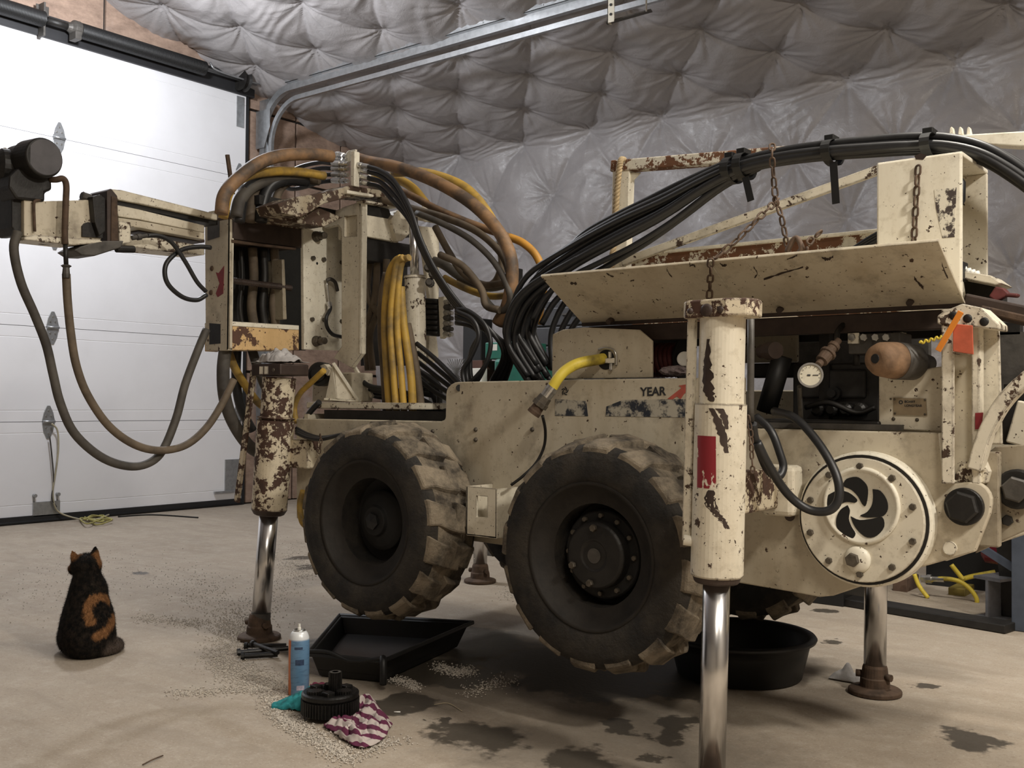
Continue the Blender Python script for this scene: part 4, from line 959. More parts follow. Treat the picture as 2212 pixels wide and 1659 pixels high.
q = MB(); q.tube([ay(1700, 545, 2.70), ay(1712, 520, 2.70), ay(1722, 515, 2.70), ay(1732, 535, 2.69), ay(1725, 548, 2.69)], .008, 8); part('chain_hook', q, M['rust'], rig)
# goal-post frame
YG = 3.18
yplate('goalpost_upright', [(1323, 362), (1360, 356), (1352, 580), (1318, 584)], YG, .04, M['paint_white'])
q = MB(); q.bar(ay(1326, 361, YG + .02), ay(1900, 316, YG + .02), .05, .042); part('goalpost_beam', q, M['rusty_beam'], rig, .004)
yplate('corner_gusset', [(1358, 372), (1384, 372), (1358, 400)], YG + .01, .008, M['paint'])
q = MB(); q.bar(ay(1345, 567, YG - .01), ay(1910, 363, YG - .01), .02, .030); part('diagonal_brace', q, M['paint_chip'], rig, .003)
q = MB(); q.tube([ay(1364, 400, YG + .06), ay(1362, 480, YG + .06), ay(1364, 580, YG + .06)], .007, 6); part('back_rod', q, M['rust'], rig)
def rope(pts, r, mat, name):
    P = spline(pts, 26); q = MB()
    for s_ in range(3):
        path = []
        for i, p_ in enumerate(P):
            t_ = (P[min(i + 1, len(P) - 1)] - P[max(i - 1, 0)]).normalized(); u_ = t_.cross(Y_).normalized(); v_ = t_.cross(u_); a = i * .55 + s_ * 2.094
            path.append(p_ + (u_ * math.cos(a) + v_ * math.sin(a)) * r * .55)
        q.tube(path, r * .6, 6, 1, sp=False)
    return q
M['manila'] = plain('manila_rope', (0.40, 0.30, 0.17), .85, 0, .3, 60)
o = part('tie_rope', rope([ay(1348, 345, YG), ay(1340, 350, YG - .02), ay(1334, 400, YG - .02), ay(1330, 460, YG - .015), ay(1326, 520, YG - .015), ay(1320, 585, YG - .02)], .011, None, ''), M['manila'])
tag(o, 'twisted tan rope tied over the left end of the white frame', 'rope')
q = MB(); q.bar(ay(1318, 560, 3.3), ay(1300, 640, 3.3), .03, .03); part('post_foot', q, M['paint'], rig)
# upper right arm with prongs
q = MB(); q.prism([ay(u, v, 3.35) for u, v in ((1975, 298), (2060, 292), (2260, 280), (2260, 318), (2190, 315), (2080, 308))], (0, .06, 0)); arm = part('upper_arm', q, M['paint_white'], rig, .004)
for u in (2055, 2074, 2092): q = MB(); q.prism([ay(u + a_, v, 3.36) for a_, v in ((-5, 292), (-3, 276), (0, 273), (3, 276), (6, 291))], (0, .02, 0)); part('prong', q, M['paint_white'], arm, .002)
# junk under the box: bent lever, red rag, grease
q = MB(); q.prism([ay(u, v, 2.85) for u, v in ((2062, 582), (2140, 595), (2165, 612), (2150, 616), (2070, 600))], (0, .12, 0)); part('box_shelf', q, M['paint_chip'], rig, .003)
q = MB(); q.prism([ay(u, v, 2.95) for u, v in ((2080, 604), (2150, 618), (2150, 672), (2090, 672))], (0, .14, 0)); part('pivot_housing', q, M['dark'], rig, .004)
q = MB()
for k in range(5): q.cyl(ay(2072 + 9 * k, 575 + 3 * k, 2.86), ay(2076 + 9 * k, 588 + 3 * k, 2.86), .009, 10)
part('spring_coils', q, M['white_plastic'], rig)
q = MB(); q.prism([ay(u, v, 2.85) for u, v in ((2135, 640), (2150, 618), (2168, 622), (2178, 632), (2200, 634), (2196, 642), (2172, 640), (2150, 652))], (0, .03, 0)); part('red_lever', q, M['red_hose'], rig, .004)
q = MB(); q.bar(ay(2085, 655, 2.86), ay(2250, 690, 2.86), .06, .05); part('drag_link', q, M['brown_steel'], rig, .006)
q = MB(); q.bar(ay(2120, 668, 2.84), ay(2260, 700, 2.84), .03, .02); part('drag_link', q, M['rust'], rig, .004)

# scrapes and dents worn into the flap
fn_ = Vector((0, -(ZT_ - ZB), -(2.80 - 2.56))).normalized()
def fpt(u, v):
    r = ray(u, v); n_ = fn_; p0 = Vector((0, 2.80, ZB)); t_ = (p0 - C0).dot(n_) / r.dot(n_); return C0 + r * t_ + fn_ * .001
rs = random.Random(5)
for pts_, w_ in (([(1650, 603), (1690, 590), (1735, 577)], 3), ([(1628, 577), (1636, 590), (1630, 600)], 3.5), ([(1555, 568), (1562, 574), (1570, 572)], 4), ([(1775, 556), (1788, 560), (1800, 554)], 5), ([(1440, 580), (1446, 592), (1452, 598)], 3), ([(1232, 612), (1240, 612), (1246, 613)], 4), ([(1310, 590), (1320, 596), (1326, 597)], 2.5), ([(1975, 600), (1985, 612), (1995, 622)], 6), ([(2035, 570), (2042, 590), (2048, 600)], 5), ([(1362, 607), (1366, 606), (1370, 605)], 3), ([(1700, 560), (1712, 556), (1722, 551)], 2.5), ([(1490, 575), (1497, 572), (1502, 576)], 3)):
    P_ = spline([Vector((u, v, 0)) for u, v in pts_], 5); up_, dn_ = [], []
    for p_ in P_:
        k_ = w_ * rs.uniform(.25, 1.0); up_.append(fpt(p_.x, p_.y - k_)); dn_.append(fpt(p_.x, p_.y + k_ * rs.uniform(.4, 1)))
    q = MB(); q.rings([up_, dn_], closed=False, caps=False); part('bare_scrape', q, M['brown_steel'], f2)
# ================================================================== rear mast, feed beam and drill head
XF = -3.40
# carriage frame, open window facing +X
xa_, ya_ = XF, ax(497, 470, XF).y
lc = ay(442, 600, ya_)
q = MB(); q.prism([ay(u, v, ya_) for u, v in ((442, 462), (452, 456), (490, 450), (497, 458), (497, 752), (490, 758), (444, 757))], (0, .012, 0)); cf = part('carriage_column', q, M['paint_dull'], rig, .003)
zt0, zb0 = ax(497, 462, XF).z, ax(497, 757, XF).z
yr = ax(657, 600, XF).y
q = MB(); q.box((lc.x, ya_ + .012, zb0), (lc.x + .012, ya_ + .06, zt0)); part('column_web', q, M['paint_dull'], cf)
q = MB(); q.box((XF - .012, ya_, zb0), (XF, ya_ + .02, zt0)); part('column_edge', q, M['paint_white'], cf, .002)
q = MB(); q.prism([ax(u, v, XF) for u, v in ((500, 472), (655, 496), (655, 536), (500, 516))], (-.17, 0, 0)); part('upper_rail', q, M['brown_steel'], cf, .003)
q = MB(); q.prism([ax(u, v, XF + .002) for u, v in ((497, 458), (656, 484), (656, 496), (497, 473))], (-.17, 0, 0)); part('upper_flange', q, M['paint_heavy'], cf, .002)
q = MB(); q.prism([ax(u, v, XF + .004) for u, v in ((500, 517), (580, 528), (640, 535), (640, 540), (500, 524))], (-.02, 0, 0)); part('weld_lip', q, M['rust'], cf, .002)
q = MB(); q.prism([ax(u, v, XF) for u, v in ((497, 694), (646, 704), (646, 757), (497, 757))], (-.17, 0, 0)); part('lower_rail', q, paint('orange_worn_paint', base=(0.66, 0.45, 0.22), thr=.53, scale=7, edge=.1, rust=(0.05, 0.028, 0.02)), cf, .003)
q = MB(); q.prism([ax(u, v, XF + .003) for u, v in ((497, 694), (646, 703), (646, 713), (497, 704))], (-.17, 0, 0)); part('lower_flange', q, M['paint_white'], cf, .002)
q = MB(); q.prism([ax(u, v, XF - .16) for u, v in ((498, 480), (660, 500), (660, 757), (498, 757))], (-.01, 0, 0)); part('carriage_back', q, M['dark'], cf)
# things inside the window
th = MB(); a, b = ax(500, 606, XF - .06), ax(628, 622, XF - .06); dd = b - a; n = 40
th.lathe(a, dd, [(dd.length * (i / (2 * n)), .0105 if i % 2 else .0135) for i in range(2 * n + 1)], 12); part('threaded_rod', th, M['brown_steel'], cf)
for k, (u, r) in enumerate(((520, .008), (545, .02), (568, .018), (592, .02))):
    q = MB(); q.tube([ax(u, 535, XF - .12), ax(u + 3, 600, XF - .12), ax(u - 2, 660, XF - .12), ax(u + 4, 705, XF - .12)], r, 8); part('inner_hose', q, M['brown_hose'] if k % 2 else M['dark'], cf)
q = MB(); q.prism([ax(u, v, XF - .05) for u, v in ((609, 560), (615, 560), (620, 690), (612, 690))], (-.1, 0, 0)); part('slide_block', q, M['paint_greasy'], cf, .003)
for u, v in ((458, 580), (456, 632)): bolt(ay(u, v, ya_), NY, .011, .007, cf, DOME, 'bolt', M['rust'])
q = MB(); q.prism([ay(u, v, ya_ - .001) for u, v in ((466, 588), (472, 590), (484, 574), (482, 634), (470, 642), (466, 634), (474, 612))], (0, .001, 0)); part('red_arrow_decal', q, M['red_decal'], cf)
q = MB(); q.prism([ay(u, v, ya_ - .001) for u, v in ((452, 698), (476, 700), (476, 742), (452, 744))], (0, .001, 0)); part('grease_patch', q, M['dark'], cf)
q = MB(); q.prism([ay(u, v, ya_ - .001) for u, v in ((448, 470), (474, 464), (474, 512), (448, 520))], (0, .001, 0)); part('recess', q, M['darkgrey'], cf)
# white bolted plate
wp = xplate('bolted_plate', [(655, 494), (737, 482), (760, 500), (760, 758), (657, 755)], XF + .012, .02, M['paint_white'])
NX = Vector((1, 0, 0))
for u, v in ((682, 511), (682, 737)):
    p_ = ax(u, v, XF + .012); q = MB(); q.lathe(p_, NX, [(0, .024), (.012, .022), (.02, .015), (.06, .015), (.062, .012)], 16); s_ = part('stud', q, M['bolt'], wp, .001); bolt(p_ + NX * .012, NX, .022, .016, wp, name='nut')
for u, v, r in ((675, 558, .011), (698, 561, .011), (673, 690, .010), (699, 691, .010), (737, 567, .010), (737, 694, .01)): bolt(ax(u, v, XF + .012), NX, r, .012, wp)
bolt(ax(685, 569, XF + .012), NX, .006, .002, wp, DOME, 'hole', M['dark'])
q = MB(); q.tube([ax(705, 606, XF + .03), ax(714, 603, XF + .04), ax(724, 610, XF + .04), ax(729, 628, XF + .03)], .008, 8); part('handle_hook', q, M['darkgrey'], rig)
q = MB(); q.tube([ax(706, 610, XF + .03), ax(709, 640, XF + .03), ax(712, 655, XF + .03)], .004, 6); part('hook_wire', q, M['steel'], rig)
q = MB(); q.tube([ax(712, 655, XF + .03), ax(713, 668, XF + .04), ax(705, 685, XF + .05), ax(706, 705, XF + .05), ax(718, 722, XF + .05), ax(738, 728, XF + .04)], .0085, 10); hk = part('grease_hose', q, M['black_hose'], rig)
q = MB(); q.lathe(ax(710, 653, XF + .03), ax(712, 672, XF + .04) - ax(710, 653, XF + .03), [(0, .011), (.02, .011), (.02, .009), (.04, .009)], 10); part('hose_fitting', q, M['steel'], hk)
q = MB(); q.prism([ax(u, v, XF + .006) for u, v in ((720, 598), (760, 596), (760, 664), (720, 662))], (-.005, 0, 0)); part('plate_window', q, M['black_plastic'], wp)
# tall gusset with the rounded window
YGU = 2.95
gus = MB()
for px in (((738, 512), (781, 510), (781, 764), (759, 794), (721, 773), (738, 749)), ((692, 470), (744, 447), (743, 512), (738, 512), (738, 496), (731, 486), (701, 493)), ((744, 447), (774, 437), (778, 463), (743, 467)), ((771, 463), (779, 462), (781, 511), (771, 511))):
    gus.prism([ay(u, v, YGU) for u, v in px], (0, .022, 0))
gs = part('mast_gusset', gus, M['paint'], rig, .0)
q = MB(); q.prism([ay(u, v, YGU + .0222) for u, v in ((739, 463), (776, 460), (777, 515), (739, 516))], (0, .003, 0)); part('gusset_window', q, M['brown_steel'], gs)
xe = ay(779, 600, YGU).x
q = MB(); q.box((xe - .004, YGU - .002, ay(781, 764, YGU).z), (xe + .008, YGU + .028, ay(775, 438, YGU).z)); part('gusset_edge', q, M['paint_white'], gs, .002)
# cross beam facing +X and inner structure
XB = xe
q = MB(); q.prism([ax(u, v, XB) for u, v in ((786, 463), (850, 474), (862, 524), (786, 510))], (-.16, 0, 0)); cb = part('cross_beam', q, M['paint'], rig, .004)
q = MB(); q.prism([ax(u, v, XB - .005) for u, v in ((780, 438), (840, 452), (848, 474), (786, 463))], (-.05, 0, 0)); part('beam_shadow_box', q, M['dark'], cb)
q = MB(); q.bar(ax(778, 436, XB), ax(850, 448, XB), .05, .012); part('beam_cap', q, M['paint_chip'], cb, .002)
q = MB(); q.prism([ax(u, v, XB + .02) for u, v in ((845, 474), (858, 455), (880, 450), (895, 462), (890, 500), (870, 520), (858, 522))], (-.06, 0, 0)); part('beam_ear', q, M['paint'], cb, .004)
q = MB(); q.prism([ax(u, v, XB - .02) for u, v in ((786, 512), (900, 530), (900, 575), (786, 562))], (-.12, 0, 0)); part('lower_beam', q, M['dark'], cb, .004)
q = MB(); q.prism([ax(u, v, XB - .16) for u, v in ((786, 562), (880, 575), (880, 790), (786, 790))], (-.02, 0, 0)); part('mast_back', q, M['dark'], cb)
q = MB(); q.prism([ax(u, v, -2.95) for u, v in ((905, 488), (948, 492), (950, 560), (948, 650), (940, 690), (948, 770), (935, 790), (925, 780), (930, 660), (918, 560))], (-.02, 0, 0)); part('mast_plate', q, M['paint'], rig, .003)
q = MB(); q.cyl(ax(880, 457, -3.0), ax(945, 470, -3.0), .028, 16); part('mast_pin', q, M['paint_chip'], rig, .002)
for u, v in ((916, 455), (918, 470)): bolt(ax(u, v, -2.97), NX, .02, .02, rig, DOME, 'pin_cap', M['paint_white'])
# vertical cylinder
YV = 3.02
ct, cb_ = ay(896, 596, YV), ay(899, 790, YV)
q = MB(); q.lathe(cb_, ct - cb_, [(0, .042), ((ct - cb_).length - .012, .042), ((ct - cb_).length - .012, .045), ((ct - cb_).length, .045)], 32); vc = part('lift_cylinder', q, M['paint_chip'], rig)
q = MB(); q.cyl(ct, ay(893, 470, YV), .0185, 20); part('cylinder_rod', q, M['chrome'], vc)
q = MB(); q.cyl(ay(866, 627, YV - .02), ay(880, 628, YV - .02), .010, 10); part('cylinder_port', q, M['paint_white'], vc)
# manifold rows right of the cylinder
YM = 3.12
mp = yplate('manifold_strip', [(946, 642), (958, 640), (956, 728), (950, 732)], YM, .03, M['paint_white'])
for k in range(7):
    v = 652 + 11.5 * k
    q = MB(); q.cyl(ay(920, v - 2, YM + .01), ay(948, v, YM + .01), .012, 10); part('fitting', q, M['dark'], mp)
    q = MB(); q.lathe(ay(958, v, YM + .01), ay(985, v + 2, YM + .01) - ay(958, v, YM + .01), [(0, .010), (.018, .010), (.02, .013), (.035, .013), (.037, .009), (.05, .009)], 8); part('fitting', q, M['steel'] if k % 2 == 0 else M['darkgrey'], mp)
for u, v in ((925, 578), (935, 592), (928, 610)): 
    q = MB(); q.lathe(ay(u, v, 3.0), Vector((.6, -.8, 0)), [(-.03, .018), (.0, .018), (.002, .012), (.02, .012)], 10); part('elbow_fitting', q, M['darkgrey'], rig)
# deck and pyramid bracket
a, b = ay(662, 880, 2.75), ay(885, 880, 2.75)
q = MB(); q.box((a.x, 2.75, a.z - .004), (b.x, 3.3, a.z + .022)); part('rear_deck', q, M['paint_chip'], rig, .003)
za = a.z + .022
q = MB(); q.prism([ay(u, v, 2.80) for u, v in ((718, 786), (702, 861), (728, 862))], (0, .02, 0)); tb_ = part('pivot_bracket', q, M['paint_white'], rig, .003)
q = MB(); A_, B_, C_ = ay(720, 784, 2.80), ay(728, 862, 2.80), ay(776, 866, 2.86); q.prism([A_, B_, C_], Vector((-.01, .016, 0))); part('bracket_web', q, M['paint'], tb_, .002)
q = MB(); q.bar(ay(720, 784, 2.795), ay(774, 866, 2.855), .016, .012); part('bracket_edge', q, M['paint_white'], tb_, .002)
q = MB(); q.bar(ay(702, 862, 2.79), ay(778, 867, 2.86), .03, .008); part('bracket_foot', q, M['paint_white'], tb_, .002)
q = MB(); q.bar(ay(765, 792, 2.98), ay(805, 858, 2.98), .012, .016); part('bracket_stay', q, M['paint_white'], rig, .002)
q = MB(); q.lathe(ay(690, 808, 2.80), Vector((.5, -.86, 0)), [(-.06, .05), (0, .05), (.004, .045), (.004, .03), (.02, .03), (.02, 0)], 24); part('swivel_boss', q, M['dark'], rig)
q = MB(); q.prism([ay(u, v, 2.79) for u, v in ((690, 790), (700, 786), (712, 800), (706, 812))], (0, .03, 0)); part('swivel_clip', q, M['paint_chip'], rig, .002)
engine_box('mast_foot', 674, 806, 760, 868, 2.88, .12, M['paint_dull'])
engine_box('rear_valve_bank', 760, 905, 880, 935, 2.78, .3, M['dark'])
q = MB(); q.box((-3.12, 2.74, .64), (-2.45, 2.76, ay(700, 885, 2.75).z)); part('rear_skirt', q, M['dark'], rig)

# feed beam, runs along Y on the outside
xf2 = XF - .10
fbm = xplate('feed_beam', [(250, 442), (300, 452), (442, 487), (442, 503), (300, 474), (256, 468)], XF - .03, .12, M['paint'])
q = MB(); q.prism([ax(u, v, XF - .02) for u, v in ((240, 408), (262, 410), (470, 463), (470, 476), (300, 440), (256, 432))], (-.13, 0, 0)); part('feed_top_rail', q, M['paint_chip'], fbm, .003)
q = MB(); q.prism([ax(u, v, XF - .035) for u, v in ((252, 430), (300, 440), (470, 476), (470, 486), (300, 452), (252, 444))], (-.10, 0, 0)); part('feed_groove', q, M['dark'], fbm)
q = MB(); q.prism([ax(u, v, XF - .02) for u, v in ((256, 470), (300, 476), (442, 503), (442, 518), (300, 492), (256, 486))], (-.13, 0, 0)); part('feed_middle_rail', q, M['paint_dull'], fbm, .003)
q = MB(); q.prism([ax(u, v, XF - .02) for u, v in ((285, 508), (330, 512), (442, 532), (442, 551), (330, 540), (268, 530))], (-.13, 0, 0)); part('feed_lower_rail', q, M['paint_chip'], fbm, .003)
q = MB(); q.prism([ax(u, v, XF - .06) for u, v in ((300, 492), (442, 518), (442, 524), (300, 500))], (-.09, 0, 0)); part('feed_rod', q, M['brown_steel'], fbm)
ep = xplate('feed_end_plate', [(231, 412), (240, 407), (254, 423), (256, 520), (262, 526), (262, 538), (232, 538)], XF + .03, .16, M['brown_steel'])
q = MB(); q.prism([ax(u, v, XF + .034) for u, v in ((241, 423), (254, 427), (256, 520), (240, 522))], (-.01, 0, 0)); part('end_plate_face', q, M['rust'], ep, .002)
q = MB(); q.prism([ax(u, v, XF + .03) for u, v in ((256, 477), (283, 480), (283, 524), (258, 528))], (-.10, 0, 0)); part('end_bracket', q, M['paint_chip'], ep, .003)
q = MB(); q.prism([ax(u, v, XF + .05) for u, v in ((160, 540), (175, 532), (215, 520), (268, 520), (262, 535), (205, 553), (178, 552))], (-.12, 0, 0)); part('lower_shoe', q, M['darkgrey'], ep, .004)
q = MB(); q.lathe(ax(262, 538, XF + .03), Vector((0, 1, .1)), [(-.02, .013), (.05, .013)], 10); part('shoe_pin', q, M['dark'], ep)
# drill carriage
car = xplate('drill_carriage', [(52, 432), (98, 434), (205, 431), (215, 440), (222, 510), (215, 524), (140, 518), (52, 510)], XF + .02, .05, M['paint_dull'])
q = MB(); q.prism([ax(u, v, XF + .05) for u, v in ((52, 512), (75, 507), (215, 518), (226, 524), (160, 530), (52, 518))], (-.10, 0, 0)); part('carriage_shoe', q, M['paint_chip'], car, .003)
q = MB(); q.prism([ax(u, v, XF + .028) for u, v in ((183, 482), (190, 480), (222, 482), (222, 514), (178, 511), (178, 488))], (-.008, 0, 0)); part('carriage_cutout', q, M['dark'], car)
q = MB(); q.tube([ax(86, 432, XF + .025), ax(76, 434, XF + .03), ax(73, 445, XF + .03), ax(75, 500, XF + .03)], .005, 8); part('grease_line', q, M['rust'], car)
q = MB(); q.prism([ax(u, v, XF + .0) for u, v in ((26, 400), (52, 400), (54, 508), (36, 508), (26, 490))], (-.12, 0, 0)); part('carriage_end', q, M['dark'], car, .004)
q = MB(); q.prism([ax(u, v, XF + .05) for u, v in ((200, 424), (216, 420), (228, 428), (228, 500), (215, 510), (205, 480))], (-.10, 0, 0)); part('slide_clamp', q, M['dark'], car, .003)
q = MB(); q.lathe(ax(176, 423, XF), Vector((0, 1, -.15)), [(0, .014), (.004, .017), (.03, .017), (.032, .009), (.05, .009), (.052, .014), (.09, .012)], 10); part('clamp_bolt', q, M['darkgrey'], car)
# rotation motor
mc = ax(97, 340, XF + .08); md = Vector((-1, -.06, 0)).normalized()
q = MB(); q.lathe(mc, md, [(0, .062), (.004, .066), (.085, .068), (.09, .06), (.16, .06)], 36); mot = part('rotation_motor', q, M['dark'], rig, .002)
q = MB(); q.lathe(mc + NX * .001, NX, [(0, .060), (.002, .058)], 36); part('motor_cover', q, plain('dusty_dark_cover', (0.09, 0.085, 0.09), .6, .2, .35, 10), mot)
q = MB(); q.prism([ax(u, v, XF + .03) for u, v in ((40, 362), (112, 372), (113, 410), (98, 416), (98, 436), (36, 430), (20, 405), (22, 380))], (-.11, 0, 0)); part('gearbox', q, M['dark'], mot, .008)
q = MB(); q.lathe(ax(22, 362, XF - .06), Vector((-.2, -1, 0)), [(-.03, .06), (.03, .06), (.05, .04), (.06, .0)], 24); part('swivel_head', q, M['dark'], mot)
q = MB(); q.lathe(ax(14, 338, XF - .09), Vector((.3, -1, .5)), [(-.02, .028), (.0, .03), (.02, .022)], 14); part('swivel_cap', q, M['paint_dull'], mot)
q = MB(); q.tube([ax(110, 388, XF + .03), ax(122, 388, XF + .05), ax(136, 386, XF + .06), ax(143, 400, XF + .06), ax(142, 440, XF + .06), ax(140, 500, XF + .06), ax(141, 528, XF + .06)], .0105, 10); pp = part('hard_pipe', q, M['rust'], rig)
q = MB(); q.cyl(ax(141, 528, XF + .06), ax(143, 575, XF + .06), .008, 10); part('pipe_stem', q, M['dark'], pp)
q = MB(); q.lathe(ax(143, 572, XF + .06), Vector((0, 0, -1)), [(0, .012), (.004, .018), (.01, .011), (.03, .013), (.045, .012)], 10); part('hose_fitting', q, M['darkgrey'], pp)
# ================================================================== hoses
def hose(name, pts, r, mat, parent=rig, seg=10, n=6):
    q = MB(); q.tube(pts, r, seg, n); return part(name, q, mat, parent)
fx = lambda px, X: [ax(u, v, X) for u, v in px]
fy = lambda px, Y: [ay(u, v, Y) for u, v in px]
# two long hoses hanging from the drill head
hose('head_hose', fx([(38, 500), (30, 540), (45, 610), (75, 680), (100, 745), (115, 810), (130, 870), (160, 935), (215, 985), (270, 1006), (315, 1003), (350, 975), (380, 905), (400, 830), (428, 755), (446, 712)], XF + .02), .0155, M['grey_hose'])
hose('head_hose', fx([(143, 592), (146, 650), (153, 720), (165, 790), (190, 855), (235, 920), (290, 960), (345, 973), (400, 962), (445, 925), (480, 872), (505, 820)], XF + .05), .0145, M['brown_hose'])
hose('feed_hose', fx([(318, 509), (345, 510), (372, 525), (400, 565), (425, 608), (445, 630)], XF + .04), .0085, M['black_hose'])
hose('feed_hose', fx([(455, 535), (430, 533), (392, 540), (362, 565), (356, 592), (366, 618), (395, 642), (425, 648), (446, 637)], XF + .02), .009, M['black_hose'])
q = MB(); q.lathe(ax(285, 514, XF + .035), ax(318, 509, XF + .04) - ax(285, 514, XF + .035), [(0, .009), (.02, .009), (.02, .012), (.035, .012), (.037, .008), (.06, .008)], 10); part('hose_fitting', q, M['darkgrey'], rig)
# hoses dropping behind the carriage, left of the leaning jack
hose('drop_hose', fx([(488, 745), (482, 800), (486, 860), (505, 915), (540, 965), (580, 985)], XF - .06), .026, M['grey_hose'])
hose('drop_hose', fx([(490, 748), (505, 790), (525, 825), (556, 868), (590, 890)], XF - .12), .017, M['yellow_hose'])
hose('drop_hose', fx([(540, 740), (555, 790), (575, 840), (600, 880)], XF - .10), .02, M['grey_hose'])
hose('drop_hose', fx([(512, 745), (510, 820), (520, 880), (545, 930)], XF - .15), .02, M['black_hose'])
hose('drop_hose', fy([(700, 800), (670, 828), (648, 850), (636, 880), (640, 915)], 2.72), .012, M['yellow_hose'])
hose('drop_hose', fy([(690, 868), (670, 890), (655, 915), (645, 935)], 2.74), .012, M['black_hose'])
for dv in (0, 7, 13): hose('jack_supply_hose', fy([(640, 925 + dv * .8), (665, 938 + dv * .6), (695, 945 + dv * .3), (740, 938), (780, 924 + dv * .5), (808, 922 + dv * .5)], 2.66 - dv * .002), .0075, M['black_hose'])
hose('side_hose', fy([(655, 1060), (648, 1090), (652, 1125), (665, 1140)], 2.62), .012, M['yellow_hose'])
# upright rod and the arch of hoses on top
q = MB(); q.bar(ax(491, 334, XF - .1), ax(503, 420, XF - .1), .016, .01, (1, 0, 0)); part('marker_rod', q, M['rust'], rig, .001)
XM = -3.12
hose('arch_hose', fx([(478, 462), (485, 420), (515, 385), (560, 352), (610, 336), (670, 333), (716, 338)], XM - .10), .026, M['orange_hose'])
hose('arch_hose', fx([(482, 470), (495, 415), (530, 382), (590, 370), (650, 372), (700, 380)], XM - .16), .019, M['yellow_hose'])
hose('arch_hose', fx([(510, 470), (520, 430), (550, 400), (600, 385), (660, 384)], XM - .2), .026, M['grey_hose'])
for k, (u, r) in enumerate(((525, .022), (548, .02), (572, .024), (598, .018))): hose('arch_hose', fx([(u - 8, 480), (u - 4, 440), (u + 10, 405), (u + 45, 388), (u + 90, 392)], XM - .2 - .03 * (k % 2)), r, M['brown_hose'] if k % 2 else M['black_hose'])
# clamp plate with rows of fittings
YK = 2.93
kp = yplate('hose_clamp_plate', [(757, 326), (766, 326), (765, 402), (757, 402)], YK - .05, .03, M['paint_white'])
yplate('clamp_ear', [(738, 340), (752, 325), (768, 322), (764, 344), (748, 352)], YK + .03, .012, M['paint_white'])
rows = [352, 363, 376, 389]
for k, v in enumerate(rows):
    yy = YK - .03 + .008 * k
    q = MB(); a, b = ay(752, v + 2, yy), ay(718, v + 1, yy); d = b - a; L_ = d.length
    q.lathe(a, d, [(0, .009), (L_ * .2, .009), (L_ * .2, .012), (L_ * .4, .012), (L_ * .42, .009), (L_ * .5, .009), (L_ * .5, .0125), (L_, .0115)], 8); part('crimp_fitting', q, M['steel'], kp)
    q = MB(); a, b = ay(768, v + 3, yy), ay(796, v + 8, yy); d = b - a; L_ = d.length
    q.lathe(a, d, [(0, .009), (L_ * .2, .009), (L_ * .2, .012), (L_ * .5, .012), (L_ * .5, .010), (L_, .0105)], 8); part('crimp_fitting', q, M['steel'], kp)
    hose('top_hose', [ay(720, v + 1, yy), ay(690, v - 1 + 2 * k, yy), ay(650, v + 8 + 3 * k, yy), ay(622, v + 24 - 2 * k, yy), ay(596, 402 - 4 * k, yy + .02), ay(560, 425 - 2 * k, yy + .05), ay(525, 470, yy + .05)], .0095, M['black_hose'])
    hose('top_hose', [ay(794, v + 8, yy), ay(822, v + 17, yy), ay(852, v + 40 + 3 * k, yy - .01), ay(886, 452 + 9 * k, yy - .03), ay(910, 520 + 6 * k, yy - .04), ay(945, 590 + 5 * k, yy - .04), ay(1000, 665 + 5 * k, yy - .02), ay(1060 + 4 * k, 715 + 4 * k, yy), ay(1088 + 6 * k, 765, yy + .04), ay(1060 + 10 * k, 828, yy + .10)], .0095, M['black_hose'])
for dv in (0, 8): 
    q = MB(); q.lathe(ay(750, 340 + dv, YK + .03), ay(716, 336 + dv, YK + .03) - ay(750, 340 + dv, YK + .03), [(0, .014), (.02, .014), (.022, .018), (.045, .018), (.047, .02), (.07, .02)], 8); part('crimp_fitting', q, M['steel'], kp)
# band holding the black hoses at the left
q = MB(); q.tube(fy([(600, 385), (604, 380), (606, 392), (602, 398)], YK - .04), .006, 6); part('hose_tie', q, M['steel'], rig)
M['saddle'] = paint('greasy_saddle_paint', base=(0.40, 0.35, 0.26), thr=.47, scale=12, edge=.1, grime=.9, dirt=.8)
# saddle below the clamp
q = MB(); q.prism([ax(u, v, XM) for u, v in ((600, 440), (640, 425), (720, 412), (755, 400), (850, 415), (850, 428), (770, 422), (700, 440), (650, 470), (610, 460))], (-.14, 0, 0)); part('hose_saddle', q, M['saddle'], rig, .003)
xplate('saddle_lip', [(750, 410), (808, 420), (808, 426), (750, 418)], XM + .02, .03, M['paint_white'])
q = MB(); q.prism([ax(u, v, XM - .06) for u, v in ((600, 445), (660, 436), (740, 470), (700, 490), (620, 478))], (-.1, 0, 0)); part('saddle_plate', q, M['saddle'], rig, .003)
q = MB(); q.box(ax(560, 440, XM - .18), ax(860, 500, XM - .35)); part('mast_head', q, M['dark'], rig)
